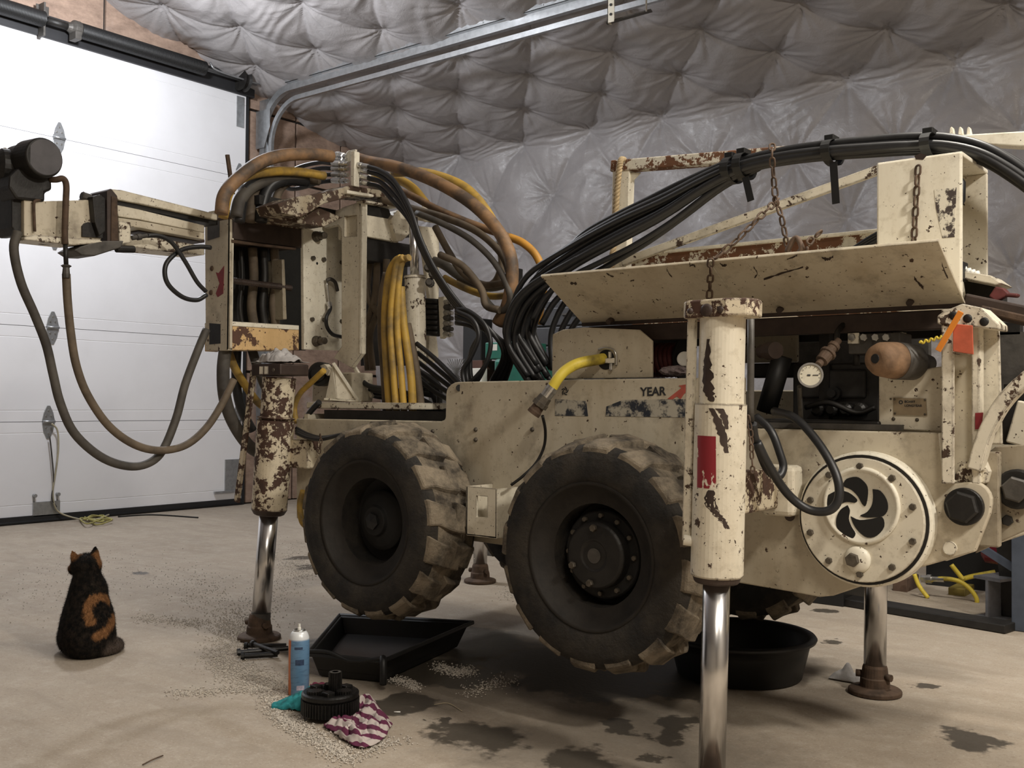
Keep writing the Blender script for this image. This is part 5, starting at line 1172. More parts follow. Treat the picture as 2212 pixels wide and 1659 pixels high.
# right side of the arch, sweeping forward
hose('arch_hose', fy([(770, 342), (800, 350), (845, 358), (900, 375), (960, 402), (1020, 440), (1070, 490), (1100, 545), (1106, 600), (1096, 660), (1075, 700)], 3.02), .0255, M['orange_hose'])
hose('arch_hose', fy([(850, 372), (905, 372), (960, 385), (1010, 410), (1050, 455), (1080, 510)], 3.14), .021, M['yellow_hose'])
hose('arch_hose', fy([(800, 385), (850, 385), (890, 405), (920, 440)], 3.2), .02, M['yellow_hose'])
hose('arch_hose', fy([(800, 400), (870, 415), (940, 450), (1010, 480), (1080, 505), (1104, 514)], 3.10), .0155, M['orange_hose'])
hose('arch_hose', fy([(1100, 512), (1130, 525), (1158, 552), (1172, 590), (1172, 640), (1160, 700)], 3.10), .0155, plain('orange_yellow_hose', (0.55, 0.27, 0.04), .55, 0, .4, 10, .1))
hose('arch_hose', fy([(820, 430), (890, 450), (960, 470), (1030, 500), (1080, 545), (1100, 590), (1105, 640)], 3.06), .0145, M['brown_hose'])
hose('arch_hose', fy([(900, 460), (960, 485), (1020, 520), (1070, 570), (1100, 630), (1098, 660), (1080, 672), (1055, 655), (1030, 610), (1005, 585)], 3.0), .0125, M['grey_hose'])
hose('arch_hose', fy([(940, 490), (970, 545), (1000, 590), (1040, 615), (1090, 612)], 3.08), .0145, M['brown_hose'])
hose('arch_hose', fy([(950, 550), (1000, 575), (1040, 625), (1050, 660), (1080, 670)], 2.98), .014, M['brown_hose'])
hose('arch_hose', fy([(1080, 520), (1085, 570), (1070, 610), (1030, 625), (990, 610)], 3.2), .018, M['brown_hose'])
hose('arch_hose', fy([(960, 600), (1010, 625), (1060, 640), (1112, 636)], 3.12), .014, M['yellow_hose'])
hose('arch_hose', fy([(920, 560), (955, 570), (1000, 600), (1060, 620), (1120, 600)], 3.2), .02, M['grey_hose'])
for k, yy in enumerate((2.84, 2.88, 2.92)): hose('loop_hose', fy([(985, 672 + 12 * k), (1020, 690 + 8 * k), (1034, 725), (1018, 770 - 6 * k), (1000 + 8 * k, 800), (1003 + 9 * k, 832)], yy), .0085, M['black_hose'])
for k, yy in enumerate((2.86, 2.9, 2.94, 2.98)): hose('loop_hose', fy([(985, 668 + 10 * k), (1012, 672 + 10 * k), (1046, 700 + 4 * k), (1060, 740), (1050, 785), (1030, 812 + 4 * k), (1010, 830)], yy), .0085, M['black_hose'])
q = MB(); q.box(ay(1092, 578, 3.05), ay(1130, 618, 3.12)); part('relay_box', q, M['black_plastic'], rig, .004)
# yellow hoses hanging in front of the lift cylinder
for px, Y, r, mt in (([(866, 556), (852, 566), (838, 600), (830, 690), (834, 790), (842, 905)], 2.80, .0135, 'yellow_hose'), ([(872, 556), (858, 570), (850, 620), (844, 700), (850, 800), (858, 905)], 2.79, .0145, 'yellow_hose'),
                     ([(884, 556), (870, 564), (862, 600), (858, 700), (866, 800), (874, 905)], 2.80, .0135, 'yellow_hose'), ([(866, 620), (872, 700), (884, 780), (890, 840), (892, 905)], 2.82, .0155, 'yellow_hose'),
                     ([(880, 700), (896, 780), (906, 850), (912, 905)], 2.85, .0155, 'brown_hose'), ([(838, 590), (828, 640), (826, 720), (832, 800), (838, 900)], 2.86, .02, 'brown_hose')):
    hose('yellow_drop_hose', fy(px, Y), r, M[mt])
for k in range(5): hose('rear_hose', fy([(900 + 2 * k, 742 + 20 * k), (940, 775 + 18 * k), (985, 820 + 14 * k), (1010 - 14 * k, 850 + 10 * k)], 2.86 + .02 * k), .0095, M['black_hose'])
for k in range(4): hose('rear_hose', fy([(770, 812 + 9 * k), (800, 835 + 6 * k), (850, 842 + 7 * k), (900, 858 + 8 * k), (960, 890 + 4 * k)], 2.95 + .03 * k), .011, M['black_hose'])
for u0, u1 in ((815, 790), (835, 800), (800, 842)): hose('mast_hose', fy([(u0, 560), (u0 - 5, 640), (u1, 720), (u1 + 5, 800)], 3.1), .015, M['brown_hose'])
# tangle under the mast
for k in range(6):
    r_ = random.Random(40 + k); hose('deck_hose', fy([(905 + r_.uniform(-20, 20), 800 + 12 * k), (930 + r_.uniform(-10, 20), 840 + r_.uniform(-10, 20)), (950, 880 + r_.uniform(-10, 15)), (955, 908)], 2.98 + .04 * (k % 3)), .011, M['black_hose'])
# main black bundle over the rig
rb = random.Random(11)
KEY = [(1170, 815), (1130, 745), (1125, 690), (1160, 620), (1240, 555), (1340, 500), (1440, 450), (1530, 395), (1610, 358), (1700, 338), (1790, 326), (1880, 318), (1960, 312), (2040, 312), (2120, 330), (2190, 368), (2260, 420)]
YS = [2.98, 2.96, 2.94, 2.92, 2.92, 2.92, 2.92, 2.92, 2.92, 2.92, 2.92, 2.93, 2.94, 2.95, 2.95, 2.95, 2.95]
SPR = [30, 32, 34, 34, 32, 34, 30, 20, 14, 15, 16, 17, 18, 18, 20, 24, 26]
NB = 13
for k in range(NB):
    ang = 2 * math.pi * k / NB * 2.0 + rb.uniform(-.3, .3); rad = .95 if k >= NB // 2 else .45
    tw = rb.uniform(-.12, .12); pts = []
    for i, ((u, v), y) in enumerate(zip(KEY, YS)):
        a = ang + tw * i; s_ = SPR[i] * rad
        pts.append(ay(u + s_ * math.cos(a) * (1.0 if i < 4 else .4), v + s_ * math.sin(a), y + .045 * math.cos(a) * rad))
    hose('bundle_hose', pts, .0105 if k % 3 else .0125, M['black_hose'], n=5)
hose('bundle_hose', fy([(1200, 585), (1222, 545), (1260, 505), (1320, 470), (1400, 430), (1470, 395), (1560, 355), (1620, 335)], 2.95), .0095, M['black_hose'])
hose('bundle_hose', fy([(1150, 690), (1180, 640), (1230, 600), (1300, 565), (1370, 530), (1450, 480), (1530, 420), (1600, 375), (1680, 350)], 2.90), .010, M['black_hose'])
hose('bundle_hose', fy([(1170, 700), (1200, 650), (1250, 610), (1320, 570), (1400, 522), (1480, 465), (1560, 405), (1640, 362)], 2.94), .011, M['black_hose'])
for k, (u0, v0) in enumerate(((1230, 760), (1250, 790), (1225, 800))): hose('bundle_hose', fy([(1235 + 30 * k, 630), (1205 + 25 * k, 680), (1190 + 18 * k, 730), (1195 + 10 * k, 800)], 3.0 + .02 * k), .011, M['black_hose'])
for k in range(3): hose('tray_hose', fy([(1905, 500 + 6 * k), (1870, 520 + 6 * k), (1830, 545 + 5 * k), (1780, 560)], 2.98), .008, M['black_hose'])
# straps round the bundle
def strap(u, v0, v1, tail, Y=2.92):
    q = MB(); c0, c1 = ay(u, v0, Y), ay(u, v1, Y); c = (c0 + c1) / 2; hz = abs(c0.z - c1.z) / 2 + .006; path = []
    for i in range(21):
        a = 2 * math.pi * i / 20; path.append(c + Vector((0, math.cos(a) * .062, math.sin(a) * hz)))
    R_ = [[p_ + X_ * -.013, p_ + X_ * .013, p_ + X_ * .013 + (p_ - c) * .05, p_ + X_ * -.013 + (p_ - c) * .05] for p_ in path]
    q.rings(R_, caps=False, smooth=False); s_ = part('hose_strap', q, M['black_plastic'], rig)
    if tail:
        q = MB(); q.bar(ay(u + 2, v1 - 2, Y - .03), ay(u + tail[0], v1 + tail[1], Y - .03), .022, .003, (0, 1, 0)); part('strap_tail', q, M['black_plastic'], s_)
    q = MB(); q.box((c.x - .014, c.y - .03, c.z + hz - .004), (c.x + .014, c.y + .02, c.z + hz + .012)); part('strap_buckle', q, M['black_plastic'], s_, .002)
strap(1608, 336, 384, (14, 50)); strap(1798, 308, 352, (8, 88)); strap(2010, 294, 336, None); strap(1582, 345, 392, None)
# ================================================================== loose things
# crumpled rag on the leaning jack
def cloth(name, pts_fn, nu, nv, mat, label, cat, thick=.003, group=None):
    q = MB(); q.rings([[pts_fn(i / (nu - 1), j / (nv - 1)) for j in range(nv)] for i in range(nu)], closed=False, caps=False)
    o = part(name, q, mat); s_ = o.modifiers.new('solid', 'SOLIDIFY'); s_.thickness = thick
    sb = o.modifiers.new('sub', 'SUBSURF'); sb.levels = 1; sb.render_levels = 1
    return tag(o, label, cat, group)
from mathutils import noise as mnoise
def nz3(x, y, z, s): return mnoise.noise(Vector((x, y, z)) * s)
rt = lm(787)
def rag_pt(u, v):
    x, y = (u - .5) * .20, (v - .5) * .145
    r = math.hypot(x / .098, y / .070)
    z = .034 * max(0, 1 - r ** 4) ** .5
    z += (.040 * (abs(nz3(x, y, 1, 26)) - .1) + .022 * abs(nz3(x, y, 5, 55)) + .010 * math.sin(x * 95 + 40 * y + 6 * nz3(x, y, 3, 20))) * max(0, 1.1 - r * .75)
    z = max(z, .003)
    return Vector((cc.x + .005 + x * (1 - .15 * nz3(x, y, 2, 15)), cc.y - .002 + y * (1 - .15 * nz3(x, y, 9, 15)), rt.z + .004 + z))
rag_pt_ = lambda u, v: rag_pt(u, v)
M['rag'] = plain('grey_white_rag', (0.46, 0.44, 0.43), .9, 0, .35, 30, .3)
cloth('shop_rag', rag_pt_, 46, 34, M['rag'], 'crumpled pale grey rag on top of the leaning rear jack', 'rag', .002)

# spray can
sc = az(645, 1499)
can = thing('spray_can', sc, 'blue and orange aerosol can without its cap standing on the concrete', 'spray can')
def can_mat():
    t = NT('blue_can_print'); z_ = t.sep()[2]; x_, y_, _ = t.sep()
    pr = t.noise(60, 4, .5, sc=(.5, .5, 3)); c = t.mix(t.ramp(pr, .52, .60, 0, .35), (0.13, 0.25, 0.40), (0.06, 0.10, 0.19))
    left = t.math('ADD', t.math('MULTIPLY', x_, -.785), t.math('MULTIPLY', y_, -.62))
    l0 = -.785 * sc.x - .62 * sc.y
    wv = t.math('ADD', left, t.math('MULTIPLY', t.math('SUBTRACT', t.noise(9, 2), .5), .012))
    c = t.mix(t.ramp(wv, l0 + .0195, l0 + .0215), c, (0.60, 0.15, 0.03))
    c = t.mix(t.ramp(z_, .176, .182), c, (0.72, 0.74, 0.76)); return t.out(c, .32, .1)
q = MB(); q.lathe(sc, Z_, [(0, .031), (.003, .0335), (.17, .0335), (.185, .032), (.198, .027), (.205, .0205)], 40, True); part('can_body', q, can_mat(), can)
q = MB(); q.lathe(sc + Z_ * .204, Z_, [(0, .021), (.004, .0195), (.006, .016), (.003, .013), (.002, 0)], 32, True); part('can_rim', q, M['steel'], can)
q = MB(); q.lathe(sc + Z_ * .206, Z_, [(0, .006), (.008, .006), (.010, .0045), (.021, .004)], 14); part('valve_stem', q, M['white_plastic'], can)
q = MB()
def cpt(a, z): return sc + Vector((.0337 * math.cos(a), .0337 * math.sin(a), z))
aa = math.atan2(-sc.y, -sc.x)
for z0, z1, h0, h1, mt, nm in ((.150, .158, -.45, .35, 'ink', 'print_line'), (.10, .118, -.35, .5, 'band', 'print_block'), (.02, .035, -.2, .55, 'white_plastic', 'print_block')):
    q = MB(); R_ = [[cpt(aa + h0 + (h1 - h0) * i / 8, z) for i in range(9)] for z in (z0, z1)]; q.rings(R_, closed=False, caps=False); part(nm, q, plain('can_' + nm, (0.035, 0.06, 0.12) if mt != 'white_plastic' else (0.45, 0.40, 0.48), .4, 0, .5, 150), can)

# oily planet gear on rags
gp = az(713, 1548); gz = .016
gear = thing('planet_gear', Vector((gp.x, gp.y, gz)), 'oily black planetary gear with upright splined shaft resting on rags', 'gear')
M['oily'] = plain('oily_black_steel', (0.018, 0.017, 0.016), .35, .5, .5, 40, .2)
g0 = Vector((gp.x, gp.y, gz))
def teeth(o, ri, ro, z0, z1, n):
    q = MB(); ring = []
    for i in range(n):
        for f, r in ((0, ri), (.25, ro), (.55, ro), (.8, ri)):
            a = 2 * math.pi * (i + f) / n; ring.append((math.cos(a) * r, math.sin(a) * r))
    q.prism([o + Vector((x, y, z0)) for x, y in ring], (0, 0, z1 - z0)); return q
part('ring_gear', teeth(g0, .083, .0875, .0, .042, 54), M['oily'], gear)
q = MB(); q.lathe(g0 + Z_ * .042, Z_, [(0, .082), (.006, .086), (.016, .086), (.02, .08), (.02, .062), (.012, .058), (.012, 0)], 48); part('carrier', q, M['oily'], gear, .001)
part('splined_shaft', teeth(g0 + Vector((.008, .012, 0)), .0175, .0205, .05, .118, 20), M['oily'], gear)
q = MB(); q.lathe(g0 + Vector((.008, .012, .118)), Z_, [(0, .017), (.0005, .010), (-.01, .009)], 20); part('shaft_end', q, M['darkgrey'], gear)
for k in range(3):
    a = 2 * math.pi * k / 3 + 2.3; part('pinion', teeth(g0 + Vector((.05 * math.cos(a), .05 * math.sin(a), 0)), .020, .024, .054, .070, 18), M['oily'], gear)
    a += 1.05; q = MB(); q.obox(g0 + Vector((.052 * math.cos(a), .052 * math.sin(a), .062)), (.03, 0, 0), (0, .03, 0), (0, 0, .022)); part('carrier_block', q, M['oily'], gear, .004)
# teal rag
def flat_cloth(outline_c, wu, wv, rot, amp, seed, zf=None):
    c_, s_ = math.cos(rot), math.sin(rot)
    def fn(u, v):
        x, y = (u - .5) * wu, (v - .5) * wv
        x *= 1 - .18 * nz3(u, v, seed, 3.1); y *= 1 - .22 * nz3(u, v, seed + 9, 3.3)
        wx, wy = nz3(x, y, seed, 9) * .03, nz3(x, y, seed + 4, 9) * .03
        z = .008 + amp * (abs(nz3(x, y, seed, 22)) + .5 * abs(nz3(x, y, seed + 3, 45)))
        z += amp * .5 * math.sin(x * 70 + 9 * nz3(x, y, seed, 12))
        if zf: z *= zf(u, v)
        x += wx; y += wy
        return Vector((outline_c.x + x * c_ - y * s_, outline_c.y + x * s_ + y * c_, max(z, .003)))
    return fn
tc = az(632, 1530)
def teal_fn(u, v):
    # tapering wedge from a narrow tail at the left to the gear
    a = az(586, 1530); b = az(700, 1525); ax_ = b - a; n_ = Vector((-ax_.y, ax_.x, 0)).normalized()
    wdt = .014 + .062 * u ** .8 + .008 * nz3(u, v, 2, 6)
    p_ = a + ax_ * u + n_ * (v - .5) * 2 * wdt
    z = (.012 + .055 * u) * (1 - (2 * v - 1) ** 2) ** .6 + .018 * abs(nz3(u * 2, v, 7, 5)) * (.4 + u) + .008 * math.sin(v * 22 + u * 6) * u
    if u > .8: z *= (1 - (u - .8) * 3.5)
    return Vector((p_.x, p_.y, max(z, .003)))
M['teal'] = plain('teal_cotton', (0.02, 0.22, 0.24), .9, 0, .5, 25, .3, col2=(0.012, 0.06, 0.07), thr=(.5, .66))
cloth('teal_rag', teal_fn, 34, 26, M['teal'], 'twisted teal rag on the floor left of the black gear', 'rag')
# purple and white striped cloth
def zebra():
    t = NT('purple_zebra_cotton')
    n_ = t.math('ADD', t.math('MULTIPLY', t.noise(11, 3, .5), 1.5), t.math('ADD', t.math('MULTIPLY', t.sep()[1], 10.0), t.math('MULTIPLY', t.sep()[2], 14.0)))
    s_ = t.math('SINE', t.math('MULTIPLY', n_, 11.0)); c = t.mix(t.ramp(s_, -.12, .02), (0.10, 0.013, 0.045), (0.46, 0.40, 0.37))
    return t.out(c, .9)
s0, s1 = az(720, 1545), az(838, 1600)
def zeb_fn(u, v):
    a, b, c_, d_ = az(700, 1572), az(800, 1510), az(848, 1570), az(800, 1622)
    e_ = az(740, 1600)
    p_ = (a * (1 - u) * (1 - v) + b * u * (1 - v) + c_ * u * v + e_ * (1 - u) * v)
    p_ = p_ + (d_ - (c_ + e_) / 2) * (4 * u * (1 - u) * v * v) * .9
    w_ = .012 * nz3(u, v, 3, 7); p_ = p_ + Vector((w_, .010 * nz3(u, v, 8, 7), 0))
    ed = min(1, min(u, 1 - u, v, 1 - v) * 9)
    z = .006 + ed * (.012 + .022 * abs(nz3(u, v, 5, 5)) + .012 * abs(nz3(u, v, 1, 11)) + .010 * math.sin(u * 16 + 7 * nz3(u, v, 2, 4)))
    cg = math.hypot(p_.x - gp.x, p_.y - gp.y)
    if cg < .10: z = min(z, .014)
    return Vector((p_.x, p_.y, max(z, .003)))
cloth('striped_cloth', zeb_fn, 44, 40, zebra(), 'crumpled purple and white zebra-striped cloth under the black gear', 'cloth')
def pink_fn(u, v):
    c_ = az(692, 1489); return Vector((c_.x + (u - .5) * .055, c_.y + (v - .5) * .05, .006 + .03 * abs(nz3(u, v, 4, 4))))
cloth('cloth_scrap', pink_fn, 10, 10, plain('maroon_cotton', (0.16, 0.02, 0.05), .9, 0, .4, 30), 'small maroon cloth scrap behind the black gear', 'cloth')

# drain pan under the wheel
def pan():
    A, B, C, D = az(668, 1468), az(826, 1484), az(1015, 1395), az(735, 1378)
    e = thing('drain_pan', (A + C) / 2, 'large flat black drain pan on the floor under the rear wheel', 'drain pan')
    cen = (A + B + C + D) / 4; H_ = .095
    def P(p_, k, z): r_ = cen + (p_ - cen) * k; return Vector((r_.x, r_.y, z))
    q = MB(); q.rings([[P(p_, .86, .003) for p_ in (A, B, C, D)], [P(p_, 1.0, H_) for p_ in (A, B, C, D)], [P(p_, 1.05, H_ + .003) for p_ in (A, B, C, D)], [P(p_, 1.06, H_ - .015) for p_ in (A, B, C, D)], [P(p_, 1.04, H_ - .01) for p_ in (A, B, C, D)], [P(p_, .97, H_ - .005) for p_ in (A, B, C, D)], [P(p_, .84, .012) for p_ in (A, B, C, D)]], smooth=False)
    part('pan_body', q, M['black_plastic'], e, .01)
    q = MB(); q.tube([P(B, 1.03, H_ + .004), P(B, 1.10, H_ - .005), P(B, 1.13, H_ - .04), P(B, 1.12, .02)], .012, 8); part('pour_spout', q, M['black_plastic'], e)
    q = MB(); q.tube([P(A, 1.04, H_ + .004), P(A, 1.04, H_ + .004).lerp(P(B, 1.04, H_), .3) + Vector((0, 0, .004)), P(A, 1.04, H_).lerp(P(B, 1.04, H_), .6) - Vector((0, 0, .015)), P(B, 1.04, H_ + .004)], .007, 8); part('rolled_lip', q, M['black_plastic'], e)
    q = MB(); q.rings([[P(p_, .6, .014) for p_ in (A, B, C, D)], [P(p_, .9, .028) for p_ in (A, B, C, D)]], caps=True); part('old_oil', q, plain('used_oil', (0.006, 0.005, 0.004), .3, 0, .1), e)
pan()
# black rods beside the foot pad
for k, (p0, p1, r, lb) in enumerate((((512, 1410), (622, 1400), .009, 'lowest of the oily black bolts beside the rusty foot pad'), ((528, 1395), (618, 1394), .008, 'uppermost of the oily black bolts beside the rusty foot pad'), ((520, 1418), (600, 1413), .010, 'oily black bolt nearest the camera beside the foot pad'), ((545, 1390), (600, 1410), .008, 'oily black bolt lying across the others beside the foot pad'))):
    a, b = az(*p0, .012 + .014 * (k == 3)), az(*p1, .014 + .012 * (k == 3)); d_ = b - a; L_ = d_.length
    q = MB(); q.lathe(a, d_, [(0, r * 1.7), (.012, r * 1.7), (.013, r), (L_, r)], 10); o = part('long_bolt', q, M['oily']); tag(o, lb, 'bolt', 'oily bolts by the foot pad')
# rubber tub
tc_ = Vector((-1.60, 3.33, 0)); tub = thing('rubber_tub', tc_, 'round black rubber tub on the floor behind the nearest jack', 'tub')
q = MB(); q.lathe(tc_ + Z_ * .002, Z_, [(0, .20), (.004, .215), (.10, .238), (.125, .245), (.13, .262), (.138, .266), (.146, .26), (.146, .245), (.13, .232), (.04, .205), (.014, .19), (.012, 0)], 56, True, caps=False); part('tub_body', q, M['black_plastic'], tub)
q = MB(); q.lathe(tc_ + Z_ * .002, Z_, [(0, .0001), (.0, .20)], 40); part('tub_floor', q, M['black_plastic'], tub)
q = MB(); q.lathe(tc_ + Z_ * .03, Z_, [(0, .001), (.001, .197)], 40); part('old_oil', q, bpy.data.materials['used_oil'], tub)
# rag by the far jack foot
def far_rag(u, v):
    c_ = az(1832, 1470); return Vector((c_.x + (u - .5) * .12, c_.y + (v - .5) * .06, .003 + .04 * math.sin(math.pi * u) * math.sin(math.pi * v) * (1 + nz3(u, v, 2, 5))))
cloth('floor_rag', far_rag, 14, 10, M['rag'], 'small grey rag on the floor left of the far jack foot', 'rag')
# spilled oil absorbent
def granules():
    r = np.random.RandomState(3); P = []
    strokes = [([(585, 1490), (600, 1540), (640, 1570), (700, 1605), (745, 1640)], 16, 1500), ([(490, 1340), (500, 1385), (480, 1430), (530, 1460), (590, 1475)], 26, 1700), ([(370, 1500), (450, 1495), (540, 1490), (600, 1485)], 9, 380), ([(300, 1335), (380, 1345), (440, 1350)], 10, 260),
               ([(945, 1440), (985, 1452), (1020, 1450)], 10, 420), ([(845, 1468), (880, 1475), (900, 1490)], 8, 260), ([(640, 1180), (600, 1260), (560, 1330), (500, 1350)], 30, 700), ([(760, 1640), (820, 1612), (870, 1600)], 12, 160), ([(400, 1240), (450, 1290), (480, 1320)], 40, 250), ([(1090, 1280), (1120, 1285), (1110, 1270)], 14, 150), ([(610, 1215), (660, 1225), (650, 1250)], 16, 260), ([(1010, 1500), (1060, 1480), (1100, 1470)], 14, 160), ([(50, 1290), (200, 1230), (420, 1260)], 50, 260)]
    for px, sd, n in strokes:
        pp = spline([Vector((u, v, 0)) for u, v in px], 20)
        for _ in range(int(n * 1.8)):
            c = pp[r.randint(len(pp))]; q = az(c.x + r.normal(0, sd), c.y + r.normal(0, sd * .55)); P.append((q.x, q.y, r.uniform(.0016, .0046), r.uniform(0, 6.28)))
    V, Fc = [], []
    base = [(1, 0, .2), (-.5, .87, .3), (-.5, -.87, .2), (0, 0, 1.3), (0, 0, -.5)]
    for x, y, s_, a in P:
        o = len(V); ca, sa = math.cos(a), math.sin(a)
        for bx, by, bz in base: V.append((x + s_ * (bx * ca - by * sa), y + s_ * (bx * sa + by * ca), max(0.0005, s_ * (.5 + bz * .7))))
        Fc += [(o, o + 1, o + 3), (o + 1, o + 2, o + 3), (o + 2, o, o + 3), (o + 1, o, o + 4), (o + 2, o + 1, o + 4), (o, o + 2, o + 4)]
    m = bpy.data.meshes.new('absorbent_granules'); m.from_pydata(V, [], Fc); m.materials.append(plain('pale_granules', (0.60, 0.545, 0.47), .9, 0, .6, 120)); m.update()
    o = put(bpy.data.objects.new('absorbent_granules', m), None, (0, 0, 0)); tag(o, 'pale oil-absorbent granules scattered on the concrete floor', 'granules', kind='stuff')
granules()
q = MB(); q.tube([az(938, 1522, .003), az(968, 1519, .004), az(998, 1536, .003)], .0012, 5); tag(part('wire_bit', q, plain('pale_straw', (0.5, 0.42, 0.28), .8)), 'thin pale straw on the stained floor right of the striped cloth', 'straw')
q = MB(); q.cyl(az(851, 1538, .003), az(865, 1538, .003), .0022, 6); tag(part('white_stick', q, M['white_plastic']), 'tiny white stick lying in the oil stain', 'stick')
q = MB(); q.tube([az(308, 1652, .004), az(330, 1641, .006), az(352, 1632, .004)], .002, 5); tag(part('twig', q, M['rust']), 'short brown twig on the floor at the bottom left', 'twig')

# ------------------------------------------------------------------ stored things along the far side
def bx(name, a, b, mat, label, cat, bev=.004, parent=None):
    q = MB(); q.box(a, b); o = part(name, q, mat, parent, bev)
    return tag(o, label, cat) if parent is None else o
a, b = az(1780, 1285), az(2182, 1368)
q = MB(); q.bar(a + Vector((-1.2, .1, .02)), b + Vector((0, 0.02, .02)), .12, .035); tag(part('floor_plank', q, M['dark'], None, .004), 'long dark plank lying on the floor behind the rig', 'plank')
# short I-beam offcut
ib = az(2125, 1345); q = MB(); a0 = ib + Vector((0, .05, 0)); dv = Vector((.35, .9, 0)).normalized(); sd_ = Vector((.9, -.35, 0)).normalized()
for w_, z0, z1 in ((.13, .0, .012), (.012, .012, .178), (.13, .178, .19)): q.obox(a0 + dv * .15 + Vector((0, 0, (z0 + z1) / 2 + .001)), dv * .3, sd_ * w_, (0, 0, z1 - z0))
tag(part('beam_offcut', q, plain('grey_beam_steel', (0.16, 0.16, 0.17), .5, .5, .3, 20)), 'short grey steel I-beam offcut standing beside the dark plank', 'steel beam')
# blue-grey upright of a rack
rk = thing('storage_rack', (-.95, 4.9, 0), 'blue-grey steel storage rack at the right edge of the photo', 'rack')
M['rackblue'] = plain('blue_grey_rack', (0.075, 0.09, 0.12), .5, .3, .3, 12)
p0 = az(2205, 1362); q = MB(); q.box((p0.x - .03, p0.y - .03, .001), (p0.x + .06, p0.y + .04, 1.0)); part('rack_post', q, M['rackblue'], rk, .004)
q = MB(); q.box((p0.x - .03, p0.y + .7, .001), (p0.x + .06, p0.y + .77, 1.0)); part('rack_post', q, M['rackblue'], rk, .004)
q = MB(); q.bar((p0.x - .35, p0.y + .12, .42), (p0.x + .1, p0.y + .02, .18), .02, .03); part('rack_brace', q, M['rackblue'], rk)
q = MB(); q.prism([ay(u, v, p0.y + .2) for u, v in ((2166, 1330), (2215, 1336), (2205, 1150), (2150, 1158))], (0, .03, 0)); part('rack_panel', q, M['dark'], rk)
q = MB(); q.box((p0.x - .3, p0.y + .35, .50), (p0.x + .3, p0.y + .8, .53)); part('rack_shelf', q, M['dark'], rk)
# yellow air hose on the floor there
yz = az(1950, 1290).y + .1
hy = lambda u, v, d=0: ay(u, v, yz + d)
q = MB(); q.tube([hy(2000, 1255), hy(2035, 1250), hy(2070, 1255), hy(2095, 1272), hy(2110, 1295), hy(2105, 1312), hy(2085, 1318)], .011, 8); hz_ = part('air_hose', q, M['yellow_clean']); tag(hz_, 'yellow air hose looping out from the dark clutter behind the rig', 'hose')
q = MB(); q.tube([hy(1975, 1240, -.05), hy(1985, 1265, -.05), hy(2005, 1292, -.05)], .011, 8); part('hose_run', q, M['yellow_clean'], hz_)
q = MB(); q.tube([hy(2055, 1220, .05), hy(2075, 1245, .06), hy(2082, 1252, .06)], .012, 8); q.tube([hy(2065, 1256, .06), hy(2100, 1245, .08), hy(2150, 1236, .1)], .012, 8); part('hose_run', q, M['yellow_clean'], hz_)
q = MB(); q.lathe(hy(1990, 1250), hy(2040, 1252) - hy(1990, 1250), [(0, .018), (.03, .018), (.03, .022), (.05, .022), (.05, .013), (.11, .013)], 10); part('hose_coupling', q, M['steel'], hz_)
bx('wood_block', hy(1928, 1285, .05), hy(1985, 1240, .25), plain('old_wood', (0.13, 0.08, 0.055), .85, 0, .5, 12), 'weathered wood block on the floor left of the yellow hose', 'wood block')
bx('yellow_case', hy(2048, 1300, .12), hy(2105, 1262, .3), plain('grubby_yellow', (0.20, 0.15, 0.03), .6), 'grubby yellow case in the dark clutter behind the yellow hose', 'case')
bx('dark_crate', hy(2000, 1300, .35), hy(2250, 1150, .8), M['black_plastic'], 'dark crate in the shadows behind the yellow air hose', 'crate')
q = MB(); q.lathe(hy(2120, 1192, .1), Vector((1, .1, -.05)), [(0, .02), (.02, .05), (.14, .055), (.16, .03)], 16); tag(part('red_bottle', q, plain('dark_red_plastic', (0.13, 0.012, 0.02), .25)), 'dark red bottle lying among the clutter under the rig nose', 'bottle')
bx('dark_bin', Vector((-2.9, 4.75, .001)), Vector((-1.75, 5.25, .5)), M['black_plastic'], 'long dark bin against the far side below the rig', 'bin')
# green tool chest and shelving behind
gy = 4.95
gt = thing('tool_chest', ay(1085, 820, gy), 'green metal tool chest with a white paper label behind the hoses', 'tool chest')
M['green'] = plain('green_enamel', (0.025, 0.16, 0.115), .3, .1, .25, 10)
a, b = ay(1048, 740, gy), ay(1118, 774, gy); q = MB(); q.box((a.x, gy, b.z), (b.x, gy + .3, a.z)); part('chest_lid', q, M['green'], gt, .006)
a, b = ay(1066, 775, gy - .05), ay(1150, 840, gy - .05); q = MB(); q.box((a.x, gy - .05, b.z), (b.x, gy + .3, a.z)); part('chest_body', q, M['green'], gt, .02)
a, b = ay(1058, 744, gy), ay(1074, 757, gy); q = MB(); q.box((a.x, gy - .002, b.z), (b.x, gy, a.z)); part('paper_label', q, M['white_plastic'], gt)
q = MB(); a, b = ay(1066, 838, gy), ay(1150, 838, gy); q.box((a.x - .5, gy - .06, 0.001), (b.x + .6, gy + .5, ay(1100, 840, gy).z)); tag(part('work_bench', q, M['darkgrey'], None, .004), 'dark cluttered bench behind the rig under the green chest', 'bench')
cy0 = 5.5; ca, cb2 = ay(1150, 652, cy0), ay(1345, 652, cy0)
cbn = thing('drawer_cabinet', ((ca.x + cb2.x) / 2, cy0 + .25, 0), 'dark grey ribbed drawer cabinet behind the black hose bundle', 'cabinet')
M['cab'] = plain('dark_grey_enamel', (0.075, 0.075, 0.08), .45, .2, .3, 10)
q = MB(); q.box((ca.x, cy0 + .02, .001), (cb2.x, cy0 + .55, ca.z)); part('cabinet_body', q, M['cab'], cbn, .005)
nz_ = 12
